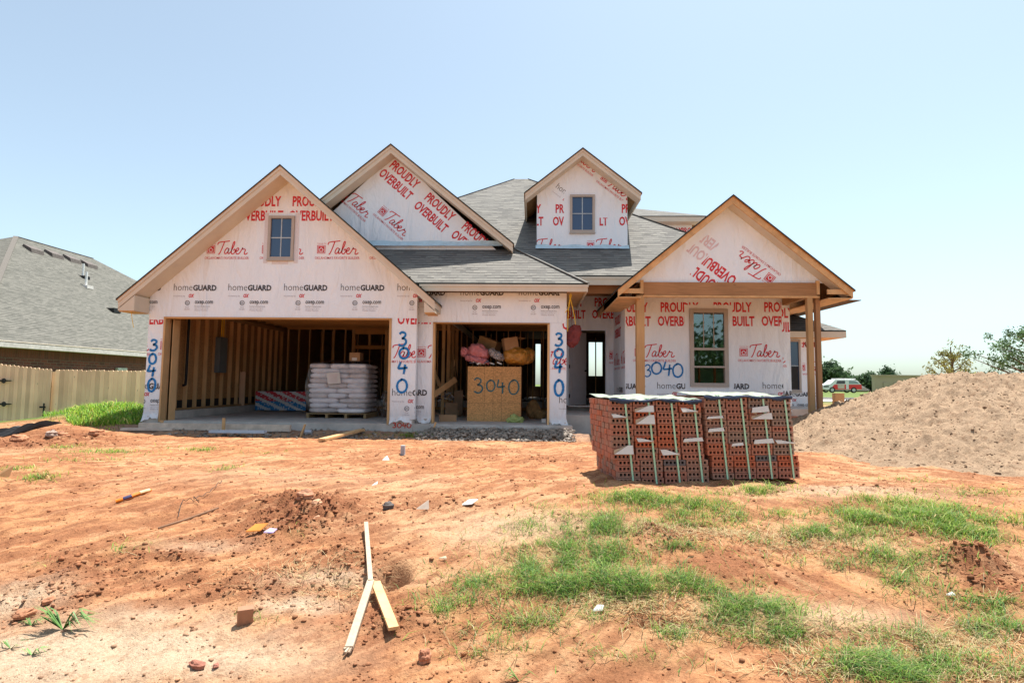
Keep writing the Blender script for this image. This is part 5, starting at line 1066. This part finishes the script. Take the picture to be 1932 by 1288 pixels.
# ---- loose things in the yard
m_stake = M('pale split wood', (.44, .345, .25), rough=.75, var=.15, scale=12, stretch=(4, 4, 1))
A_ = gp(690, 1005); B_ = gp(698, 1135); C_ = gp(658, 1240)
A_.z = gz(A_.x, A_.y)+.05; B_.z = gz(B_.x, B_.y)+.10; C_.z = gz(C_.x, C_.y)+.03
mb = MB(); mb.beam(A_, B_, .032, .03); mb.beam(B_-(C_-B_).normalized()*.01, C_, .045, .022)
for k in range(3): mb.beam(C_+Vector((-.014+k*.014, 0, 0)), C_+Vector((-.022+k*.014, -.02-.022*(k % 2), -.008*k)), .012, .012)
o = mb.build('broken_stake', m_stake); tag(o, 'long pale wooden stake snapped in the middle, lying on the clay', 'stake')
a = gp(708, 1122); b_ = gp(742, 1215); a.z = gz(a.x, a.y)+.06; b_.z = gz(b_.x, b_.y)+.05; mb = MB(); mb.beam(a, b_, .06, .02); o = mb.build('board_offcut', m_raw); tag(o, 'short yellow board offcut beside the broken stake', 'board')
c = gp(462, 1182); mb = MB(); mb.box((-.045, -.02, -.02), (.045, .03, .105), Matrix.Translation((c.x, c.y, gz(c.x, c.y))) @ Matrix.Rotation(.45, 4, 'Z') @ Matrix.Rotation(.2, 4, 'X')); o = mb.build('wood_block', wood('block wood', (.44, .22, .13), 'Z'), bevel=.003); tag(o, 'small reddish wood block standing upright in the pale dirt', 'wood block')
def rock(px, py, sz, col, label, name='rock', group=None, sub=3):
    c = gp(px, py); bm = bmesh.new(); bmesh.ops.create_icosphere(bm, subdivisions=sub, radius=1); r_ = random.Random(px)
    o3 = [r_.uniform(0, 9) for _ in range(3)]
    for v in bm.verts:
        d = v.co.copy(); k = 1+.22*math.sin(d.x*3+o3[0])*math.cos(d.y*4+o3[1])+.1*math.sin(d.z*9+o3[2])+.05*math.sin(d.x*17+d.y*13); v.co = Vector((d.x*sz[0]*k, d.y*sz[1]*k, d.z*sz[2]*k))
    me = bpy.data.meshes.new(name); bm.to_mesh(me); bm.free(); me.materials.append(M('rock '+str(px), col, var=.3, scale=22, bs=60, bst=.7, bd=.01)); o = bpy.data.objects.new(name, me); link(o); o.location = (c.x, c.y, gz(c.x, c.y)+sz[2]*.55); o.rotation_euler = (0, 0, r_.uniform(0, 3)); return tag(o, label, 'rock', group)
rock(800, 1258, (.035, .035, .042), (.38, .16, .09), 'round red rock at the bottom edge below the board offcut')
rock(371, 1265, (.05, .025, .02), (.30, .12, .08), 'flat dark red rock in the pale sand at bottom left')
rock(407, 1267, (.016, .014, .012), (.32, .13, .09), 'tiny red pebble right of the flat dark rock')
rock(97, 829, (.10, .09, .08), (.34, .25, .20), 'pale grey stone on the ridge of clods near the fence')
rock(35, 835, (0.136, 0.112, 0.084), (.42, .19, .10), 'large red clod at the left end of the clod ridge', 'clod')
rock(181, 822, (0.118, 0.093, 0.078), (.42, .19, .10), 'red clod on the right end of the ridge by the grass mound', 'clod')
rock(120, 826, (0.099, 0.074, 0.060), (.42, .19, .10), 'red clod just right of the pale grey stone', 'clod')
rock(576, 962, (0.074, 0.062, 0.060), (.40, .19, .11), 'largest clod on top of the clay heap in the middle of the yard', 'clod')
rock(596, 970, (0.050, 0.043, 0.030), (.50, .27, .16), 'lighter clod leaning against the largest one on the clay heap', 'clod')
rock(598, 985, (0.037, 0.031, 0.024), (.50, .27, .16), 'small light clod at the front of the clay heap', 'clod')
rock(732, 960, (.05, .05, .035), (.10, .085, .08), 'dark grey stone right of the clay heap')
rock(116, 815+10, (0.062, 0.050, 0.042), (.36, .16, .09), 'small dark clod in front of the ridge near the stone', 'clod')
rock(45, 1160, (0.056, 0.031, 0.030), (.36, .16, .085), 'broken clay crust lump at the lower left', 'clod')
rock(92, 1135, (0.043, 0.031, 0.024), (.36, .16, .085), 'upper clay lump behind the crust at lower left', 'clod')
def flat(px, py, pts, mt, label, name, cat, dz=.02):
    c = gp(px, py); zz = gz(c.x, c.y)+dz; mb = MB(); mb.prism([(c.x+a, c.y+b, zz+e) for a, b, e in pts], (0, .004, .008)); o = mb.build(name, mt); return tag(o, label, cat)
flat(885, 957, [(-.06, -.06, 0), (.03, -.07, .01), (.08, .04, .03), (-.01, .06, .02)], m_tabw, 'pale flat board chip lying on the dirt left of the grass', 'board_chip', 'chip')
flat(797, 968, [(-.05, -.02, 0), (.06, -.01, .0), (.05, .02, .07)], m_grp, 'small brown wood wedge sticking out of the dirt', 'wood_wedge', 'wedge')
flat(708, 915, [(-.03, -.03, 0), (.03, -.03, .02), (.01, .05, .03)], m_tabw, 'little white paper scrap in the middle of the yard', 'paper_scrap', 'scrap')
flat(728, 868, [(-.05, 0, 0), (.05, 0, .0), (.0, .06, .05)], m_tabw, 'tan wood splinter near the grey post stub', 'wood_chip', 'chip')
flat(835, 1105-40, [(-.03, 0, 0), (.03, 0, .0), (.02, .02, .01)], m_tabb, 'tiny brown chip near the left grass patch', 'wood_chip', 'chip')
flat(482, 1012, [(-.07, -.03, 0), (.05, -.03, .01), (.08, .05, .05), (-.03, .05, .04)], M('orange clay tile', (.55, .19, .03), rough=.5), 'orange clay tile fragment at the foot of the clay heap', 'tile_fragment', 'tile')
flat(508, 1010, [(-.04, -.02, 0), (.04, -.02, .0), (.05, .03, .015), (-.01, .03, .02)], M('lilac wrapper', (.50, .40, .62), rough=.4), 'small lilac wrapper beside the orange tile fragment', 'wrapper', 'wrapper')
flat(1128, 1150+15, [(-.03, -.01, 0), (.03, 0, .0), (.04, .02, .02), (0, .02, .02)], m_tabw, 'white chip lying in the middle of the grass', 'white_chip', 'chip')
flat(8, 905, [(-.1, 0, 0), (.05, 0, .0), (.08, .02, .12), (-.02, .02, .08)], m_raw, 'splintered yellow board end at the left edge', 'board_splinter', 'board')
flat(1795, 1130-5, [(-.03, 0, 0), (.03, 0, .0), (.02, .02, .01)], m_tabw, 'small white stone chip on the right slope', 'stone_chip', 'chip')
c = gp(760, 858); o = bx('pipe_stub', (c.x-.03, c.y-.03, gz(c.x, c.y)-.05), (c.x+.03, c.y+.03, gz(c.x, c.y)+.14), M('grey plastic', (.42, .42, .46)), None); tag(o, 'short grey pipe stub rising from the dirt in mid yard', 'pipe')
P = [gp(*p) for p in ((218, 952), (240, 946), (262, 942), (283, 932))]; P = [Vector((p.x, p.y, gz(p.x, p.y)+.02)) for p in P]
mb = MB(); CP = catmull(P, 6); mb.tube(CP, .017, 8, mi=0); mb.tube([p+Vector((0, 0, .003)) for p in CP[4:9]], .018, 8, mi=1); mb.tube([p+Vector((0, 0, .004)) for p in CP[12:18]], .018, 8, mi=2)
o = mb.build('empty_tube', [M('orange plastic', (.68, .20, .02), rough=.4), M('navy label', (.05, .05, .12), rough=.4), M('cream label', (.6, .5, .3), rough=.4)]); tag(o, 'bent orange plastic tube with a navy label on the clay at left', 'tube')
P = [gp(*p) for p in ((298, 1003), (350, 985), (412, 958))]; mb = MB(); mb.tube([Vector((p.x, p.y, gz(p.x, p.y)+.012)) for p in P], .009, 6); o = mb.build('twig', M('brown twig', (.22, .12, .07))); tag(o, 'long straight brown twig on the clay left of the heap', 'twig')
P = [gp(*p) for p in ((336, 980), (345, 958), (375, 955), (365, 952), (395, 938), (418, 918))]; mb = MB(); mb.tube([Vector((p.x, p.y, gz(p.x, p.y)+.02+.02*(i % 2))) for i, p in enumerate(catmull(P, 5))], .003, 5); o = mb.build('wire', m_hole); tag(o, 'thin dark curly wire lying above the long twig', 'wire')
# broad leaved weed
def weed(px, py, n, L, label, dirx=-1):
    c = gp(px, py); r_ = random.Random(px); mb = MB()
    for k in range(n):
        a = r_.uniform(-.9, .9)+(math.pi if r_.random() < .6 else 0); l = L*r_.uniform(.5, 1.1); d = Vector((math.cos(a), math.sin(a)*.5, 0)); s_ = Vector((-d.y, d.x, 0)).normalized()*r_.uniform(.0025, .005); zz = gz(c.x, c.y)
        p0 = Vector((c.x, c.y, zz)); p1 = p0+d*l*.5+Vector((0, 0, l*r_.uniform(.25, .6))); p2 = p0+d*l+Vector((0, 0, l*r_.uniform(.05, .5)))
        mb.face([p0-s_*.6, p0+s_*.6, p1+s_, p1-s_]); mb.face([p1-s_, p1+s_, p2])
    o = mb.build('weed', M('weed green', (.12, .24, .06), rough=.5, var=.3, bst=0)); return tag(o, label, 'weed', 'broad leaved weeds')
weed(118, 1192, 70, .24, 'largest broad leaved weed sprawling at the lower left'); weed(60, 1172, 12, .1, 'small weed left of the largest one'); weed(20, 1222, 10, .12, 'weed cut by the left edge'); weed(60, 1235, 8, .12, 'flat weed below the largest one'); weed(980, 1285, 14, .12, 'weed at the bottom edge in the middle')

# ================================================================ fence, gate, neighbour house
m_picket = wood('cedar pickets', (.98, .64, .42), 'Z', .2); YFn = 16.6
fe = thing('wooden_fence', 'pale cedar picket fence between the garage and the neighbouring house', 'fence', (-11, YFn, 0)); random.seed(5)
xl_ = U(105, 697, YFn).x; k = 0; xx = xl_
while xx < -8.5:
    w_ = .138; zt = U(186, 698, YFn).z+random.uniform(-.012, .012); mb = MB(); zb = -.75
    mb.prism([(xx, YFn, zb), (xx+w_-.004, YFn, zb), (xx+w_-.004, YFn, zt-.03), (xx+w_-.035, YFn, zt), (xx+.03, YFn, zt), (xx, YFn, zt-.03)], (0, .018, 0)); mb.build('picket', m_picket, fe); xx += w_
for zz in (-.4, .3, .95): bx('rail', (xl_, YFn+.02, zz), (-8.5, YFn+.06, zz+.09), m_picket, fe)
bx('fence_post', (xl_-.1, YFn+.01, -.8), (xl_-.002, YFn+.1, 1.12), m_picket, fe)
gt_ = thing('garden_gate', 'wooden picket gate with black strap hinges at the left edge', 'gate', (-15, 16.2, 0))
pA, pB = U(-60, 680, 15.6), U(98, 697, 16.5); n_ = 20
mgate = wood('gate pickets', (.95, .62, .42), 'Z', .25)
for k in range(n_):
    a = pA.lerp(pB, k/n_); b_ = pA.lerp(pB, (k+.96)/n_); zt = a.z+random.uniform(-.01, .01); mb = MB(); mb.prism([(a.x, a.y, -.68), (b_.x, b_.y, -.68), (b_.x, b_.y, zt-.03), (b_.x-.03, b_.y-.01, zt), (a.x+.03, a.y+.01, zt), (a.x, a.y, zt-.03)], (0, .018, 0)); mb.build('picket', mgate, gt_)
for py in (718, 762):
    a = U(-10, py, 15.83); b_ = U(20, py, 16.0); mb = MB(); mb.prism([(a.x, a.y, a.z-.03), (b_.x, b_.y, b_.z-.015), (b_.x+.05, b_.y, b_.z), (b_.x, b_.y, b_.z+.015), (a.x, a.y, a.z+.03)], (0, -.012, 0)); c = a.lerp(b_, .6); mb.tube([c+Vector((0, -.015, 0)), c+Vector((0, -.02, 0))], .075, 10); mb.build('hinge', m_hole, gt_)
a = U(83, 768, 16.35); mb = MB(); mb.box((a.x-.12, a.y-.03, a.z-.02), (a.x+.05, a.y, a.z+.03)); mb.box((a.x+.0, a.y-.04, a.z-.65), (a.x+.03, a.y-.01, a.z+.12)); mb.build('latch', m_hole, gt_)
o = bx('silt_board', (0, 0, 0), (.01, .01, .01), m_hole, None); bpy.data.objects.remove(o)
P = [gp(px, py) for px, py in ((-60, 832), (0, 826), (40, 819), (78, 811))]; P = [Vector((p.x, p.y, gz(p.x, p.y)+.07)) for p in P]; mb = MB(); CP = catmull(P, 6); mb.grid(lambda a, b: CP[min(len(CP)-1, int(a*(len(CP)-1)+.5))]+Vector((-.10+.25*b, -.12+.42*b, .02+.10*math.sin(b*3.1)*(1+.4*math.sin(a*31))-.10*(1-b))), len(CP)-1, 8); o = mb.build('silt_barrier', M('black silt fabric', (.03, .032, .035), rough=.5, var=.2)); tag(o, 'low black silt barrier lying before the gate', 'barrier')
nb = thing('neighbour_house', 'finished brown brick house with a big grey hipped roof beyond the fence', 'house', (-22, 25, -.8))
XN, ZN = -18.6, 2.25
mb = MB(); uvs = lambda y, z: (y, z)
mb.face([(XN-.45, 19.0, -1), (XN-.45, 44, -1), (XN-.45, 44, 2.1), (XN-.45, 19.0, 2.1)], 0, [(19.0, -1), (44, -1), (44, 2.1), (19.0, 2.1)]); mb.face([(-37, 19.0, -1), (XN-.45, 19.0, -1), (XN-.45, 19.0, 2.1), (-37, 19.0, 2.1)], 0, [(0, -1), (18, -1), (18, 2.1), (0, 2.1)]); mb.face([(XN-.45, 44, -1), (-37, 44, -1), (-37, 44, 2.1), (XN-.45, 44, 2.1)], 0, [(0, -1), (18, -1), (18, 2.1), (0, 2.1)])
mb.build('wall', m_nbrick, nb)
msol = brickmat('soldier course brick', (.20, .06, .042), (.13, .045, .035), (.15, .08, .06), .09, .36)
mb = MB(); mb.face([(XN-.43, 18.9, 1.68), (XN-.43, 44, 1.68), (XN-.43, 44, 2.04), (XN-.43, 18.9, 2.04)], 0, [(0, 0), (25, 0), (25, .36), (0, .36)]); mb.build('soldier_course', msol, nb)
r1 = U(30, 446, 30.4); r2 = Vector((r1.x, 36.0, r1.z)); e1 = Vector((XN, 18.3, ZN)); e2 = Vector((XN, 45.5, ZN)); e3 = Vector((-38.3, 45.5, ZN)); e4 = Vector((-38.3, 18.3, ZN))
mb = MB(); roof_plane(mb, [e1, e2, r2, r1]); roof_plane(mb, [e4, e1, r1]); roof_plane(mb, [e2, e3, r2]); roof_plane(mb, [e3, e4, r1, r2]); mb.build('roof', [m_shing2, m_tan, m_tan], nb)
mb = MB(); mb.beam(e1+Vector((0, 0, .02)), r1+Vector((0, 0, .005)), .22, .03); mb.beam(r1, r2, .15, .03); mb.build('hip_cap', M('hip cap shingles', (.13, .115, .10), var=.1, scale=20), nb)
bx('gutter', (XN-.03, 18.3, ZN-.24), (XN+.09, 45, ZN-.07), M('white gutter', (.66, .60, .57), rough=.4), nb); bx('soffit', (XN-.44, 18.8, ZN-.24), (XN-.031, 45, ZN-.22), m_tan, nb)
bx('utility_box', (XN-.43, 25.4, .9), (XN-.30, 26.0, 1.45), M('white meter box', (.55, .56, .52)), nb) ; bx('utility_box', (XN-.43, 20.6, .6), (XN-.30, 21.4, 1.02), M('green grey box', (.22, .26, .24)), nb)
def onroof(px, py):
    d = ray(px, py); n = Vector((r1.z-e1.z, 0, e1.x-r1.x)); t = (e1-Vector((0, 0, CZ))).dot(n)/d.dot(n); return Vector((0, 0, CZ))+d*t
for px, py in ((63, 463), (102, 472), (136, 481), (168, 491)):
    c = onroof(px-2, py+9); mb = MB(); mb.prism([(c.x-.25, c.y-.4, c.z+.10), (c.x+.35, c.y-.4, c.z-.30), (c.x+.30, c.y-.4, c.z+.02), (c.x-.16, c.y-.4, c.z+.26)], (0, .8, 0)); mb.build('roof_vent', M('roof vent', (.13, .11, .10)), nb)
for px, py, h in ((156, 522, .75), (162, 540, .8)):
    c = onroof(px, py); mb = MB(); mb.tube([c-Vector((0, 0, .1)), c+Vector((0, 0, h))], .055, 10); mb.build('vent_pipe', m_white, nb); bx('vent_flashing', (c.x-.16, c.y-.22, c.z-.14), (c.x+.26, c.y+.22, c.z+.03), m_tabw if py > 530 else m_hole, nb)
c = onroof(213, 586); bx('roof_vent', (c.x-.25, c.y-.25, c.z-.12), (c.x+.25, c.y+.25, c.z+.12), m_hole, nb)
mb = MB(); P = [U(247, 576, 12.2), U(249, 600, 12.2), U(252, 618, 12.2)]; mb.tube(P, .006, 5); o = mb.build('loose_wire', m_yel, house)

# ================================================================ background right
rd = MB(); rd.box((-100, 36.5, -.1), (300, 42.5, .018)); o = rd.build('road', M('pale concrete road', (.55, .52, .48), var=.06, scale=.5)); tag(o, kind='structure')
kb = MB(); kb.box((-100, 42.51, -.1), (300, 42.75, .16)); o = kb.build('kerb', M('kerb concrete', (.40, .37, .35), var=.1, scale=.5)); tag(o, kind='structure')
m_leaf = attrmat('tree leaves', rough=.6, bst=0, trans=.3, nvar=.2, spec=.3); m_bark = M('bark', (.14, .10, .07), var=.3, scale=12, bs=30, bst=.6)
def leaves(name, C_, n, spread, size, base, parent, seedv=0):
    r_ = np.random.default_rng(seedv); k = r_.integers(0, len(C_), n); C_ = np.array(C_); P = C_[k, :3]+r_.normal(0, 1, (n, 3))*(C_[k, 3:4]*spread)
    d = r_.normal(0, 1, (n, 3)); d /= np.linalg.norm(d, axis=1)[:, None]; e = np.cross(d, r_.normal(0, 1, (n, 3))); e /= np.linalg.norm(e, axis=1)[:, None]
    s_ = size*r_.uniform(.5, 1.3, (n, 1)); V = np.stack([P-d*s_, P+e*s_*.5, P+d*s_, P-e*s_*.5], 1).reshape(-1, 3); Fq = np.arange(n*4).reshape(-1, 4)
    cl_ = np.array(base)*(.7+.6*r_.uniform(0, 1, (len(C_), 1)))[k]*r_.uniform(.7, 1.3, (n, 1)); return arr_mesh(name, V, Fq, m_leaf, parent, colors=np.repeat(cl_, 4, 0))
def tree(px, py, Y, h, wdt, label, base=(.07, .13, .035), seedv=1, n=5000, nlimb=14, low=.25, group=None, leaf=.12, name='tree', cone=0, z0=0.1, clump=.16):
    p = U(px, py, Y); t_ = thing(name, label, 'tree', (p.x, p.y, z0), 0, group); r_ = random.Random(seedv); mb = MB(); C_ = []
    mb.tube([(p.x, p.y, z0-.2), (p.x+.02*h, p.y, z0+h*.4), (p.x, p.y, z0+h*.9)], [.035*h, .022*h, .006*h], 8)
    for k in range(nlimb):
        a = k*2.4+r_.uniform(-.4, .4); f = low+(1-low)*(k+.5)/nlimb; rr = wdt/2*(1-cone*f)*(1 if f < .75 else .75)*r_.uniform(.7, 1.1)*(1 if cone else math.sin(math.pi*min(1, .25+f*.75))**.5)
        s_ = Vector((p.x, p.y, z0+h*f*.72)); e = Vector((p.x+rr*math.cos(a), p.y+rr*math.sin(a), z0+h*min(1, f*.72+.12+.25*rr/h))); m_ = s_.lerp(e, .5)+Vector((0, 0, -.02*h)); mb.tube([s_, m_, e], [.012*h, .008*h, .003*h], 6)
        for q in (.45, .7, .9, 1.05): c_ = s_.lerp(e, q); C_.append((c_.x+r_.uniform(-.1, .1)*rr, c_.y+r_.uniform(-.1, .1)*rr, c_.z+r_.uniform(-.03, .05)*h, h*clump*r_.uniform(.35, .7)))
    C_.append((p.x, p.y, z0+h*.95, h*clump*.5)); mb.build('trunk', m_bark, t_); leaves('crown', C_, n, .75, leaf, base, t_, seedv); return t_
tree(1566, 735, 110, 5.2, 6.0, 'dark rounded tree behind the red and white vehicle', seedv=2, leaf=.35, z0=.2, base=(.09, .15, .07), n=4500, low=.1, clump=.24)
tree(1608, 735, 140, 3.4, 6.5, 'low wide tree right of the red and white vehicle', seedv=3, leaf=.35, z0=.2, base=(.10, .16, .08), n=4000, low=.1, clump=.24)
tree(1641, 738, 110, 3.4, 3.6, 'bushy tree at the left end of the beige building', seedv=4, leaf=.3, z0=.0, base=(.09, .15, .07), n=4000, low=.05, clump=.26)
tree(1676, 738, 150, 6.2, 3.5, 'small tree crown peeping over the beige building', seedv=5, leaf=.35, z0=.0, base=(.06, .11, .05), n=2500, clump=.2)
tree(1797, 735, 24, 2.9, 2.7, 'young sparse yellow green tree behind the sand pile', seedv=12, leaf=.05, z0=.0, base=(.26, .26, .07), n=2200, nlimb=20, low=.2, cone=.65, name='young_tree', clump=.075)
tree(1992, 735, 26, 4.6, 5.2, 'dense dark green tree cut by the right edge', seedv=9, leaf=.06, z0=-.1, base=(.09, .16, .06), n=12000, nlimb=44, low=.15, clump=.065)
# beige building and far roof
bb = thing('beige_building', 'long low beige block building on the horizon behind the sand pile', 'building', (36, 60, 0))
a = U(1651, 738, 58); b_ = U(1722, 738, 58); zt = U(1651, 709, 58).z; mb = MB(); mb.box((a.x, 58, -.5), (b_.x+6, 58.5, zt))
mbe = M('beige block wall', (.42, .34, .24), var=.05, scale=.6); mb.build('wall', mbe, bb)
for k in range(4): x_ = a.x+1.0*k*1.05+.8; bx('wall_panel', (x_, 57.9, .35), (x_+.45, 57.99, zt-.65), mbe, bb)
bx('coping', (a.x-.1, 57.85, zt), (b_.x+6, 58.6, zt+.12), mbe, bb)
fh = thing('far_house', 'grey roofed house far away beyond the red and white vehicle', 'house', (60, 105, 0)); a = U(1603, 738, 105); b_ = U(1642, 738, 105)
mb = MB(); z1 = U(1620, 726, 105).z; mb.prism([(a.x, 105, .4), (b_.x, 105, .4), (b_.x-.4, 107, z1), (a.x+1.5, 107, z1)], (0, .3, 0)); mb.build('roof', m_shing2, fh); bx('wall', (a.x+.3, 105.4, -.3), (b_.x-.3, 111, .75), mbe, fh)
# red and white utility vehicle
vp = U(1578, 738, 78); vx, vy = vp.x, vp.y; vz = .17
van = thing('utility_truck', 'red and white service truck with ladder rack parked on the far grass', 'truck', (vx, vy, vz)); Lv = 5.0; xv = vx-2.15
m_vw = M('white vehicle paint', (.75, .75, .76), rough=.3, var=.02, bst=0, spec=.5); m_vr = M('red vehicle paint', (.75, .025, .03), rough=.3, var=.05, bst=0, spec=.5); m_vg = M('dark vehicle glass', (.04, .05, .07), rough=.1, bst=0, spec=.8); m_tyre = M('tyre rubber', (.02, .02, .02), rough=.8, bst=0)
prof = [(0, .45), (-.08, .75), (.0, 1.05), (.95, 1.22), (1.55, 1.72), (3.9, 1.78), (4.55, 1.60), (4.95, 1.12), (5.0, .50), (4.6, .38), (.4, .36)]
mb = MB(); mb.prism([(xv+a, vy-.9, vz+b) for a, b in prof], (0, 1.8, 0)); mb.build('body', m_vw, van, bevel=.06)
def panel(name, P, mt, dy=.012, parent=van): mb = MB(); mb.prism([(xv+a, vy-.9-dy, vz+b) for a, b in P], (0, dy-.001, 0)); return mb.build(name, mt, parent)
panel('red_panel', [(1.1, .72), (1.45, 1.1), (4.97, 1.12), (5.0, .5), (1.3, .42), (1.15, .5)], m_vr); panel('white_door_panel', [(1.9, .55), (2.75, .55), (2.75, 1.08), (1.85, 1.08)], M('beige door panel', (.62, .5, .42)), .018); panel('white_stripe', [(2.95, .5), (3.3, .5), (3.3, 1.5), (2.95, 1.5)], m_vw, .02)
panel('side_window', [(1.65, 1.18), (1.85, 1.6), (2.85, 1.62), (2.85, 1.2)], m_vg, .015); panel('rear_window', [(3.35, 1.2), (3.35, 1.62), (4.3, 1.58), (4.7, 1.2)], M('pale glass', (.30, .36, .40), rough=.2, bst=0), .015); panel('grille', [(.05, .72), (.05, .9), (.7, .92), (.72, .74)], m_hole, .012)
mb = MB(); mb.tube([(xv+1.8, vy-.55, vz+1.86), (xv+4.4, vy-.55, vz+1.86)], .04, 6); mb.tube([(xv+1.8, vy+.55, vz+1.86), (xv+4.4, vy+.55, vz+1.86)], .04, 6); mb.build('ladder_rack', m_white, van)
for xx in (1.15, 3.95):
    for sy in (-.92, .72):
        mb = MB(); mb.tube([(xv+xx, vy+sy, vz+.38), (xv+xx, vy+sy+.2, vz+.38)], .38, 18); wh = mb.build('wheel', m_tyre, van)
        mb = MB(); mb.tube([(xv+xx, vy+sy-.012, vz+.38), (xv+xx, vy+sy-.002, vz+.38)], .22, 14); mb.build('rim', M('rim', (.5, .5, .5), rough=.3, metal=.5), wh)
# stub post and the far yard
o = bx('post_stub', (9.35, 17.9, -.3), (9.62, 18.1, .72), m_post, None); tag(o, 'short brown timber post beside the right wing', 'post')
# houses across the street behind the camera are seen only as reflections in the window panes
tree(900, 900, -16, 6.5, 8, 'leafy tree across the street behind the viewpoint', seedv=21, leaf=.25, z0=-.8, n=2500, clump=.2, low=.1) if False else None
for k, (x_, y_) in enumerate(((7, -18), (14, -19), (1, -20), (20, -21))):
    t_ = thing('tree', ('round', 'wide', 'tall', 'far')[k]+' leafy tree across the street, mirrored in the big window', 'tree', (x_, y_, -.8)); r_ = random.Random(k); C_ = [(x_+r_.uniform(-3, 3), y_+r_.uniform(-2, 2), 1.2+r_.uniform(0, 3.5), 1.4) for _ in range(16)]
    mb = MB(); mb.tube([(x_, y_, -.9), (x_, y_, 2.5)], [.25, .12], 8); mb.build('trunk', m_bark, t_); leaves('crown', C_, 2200, .6, .28, (.05, .10, .03), t_, k)
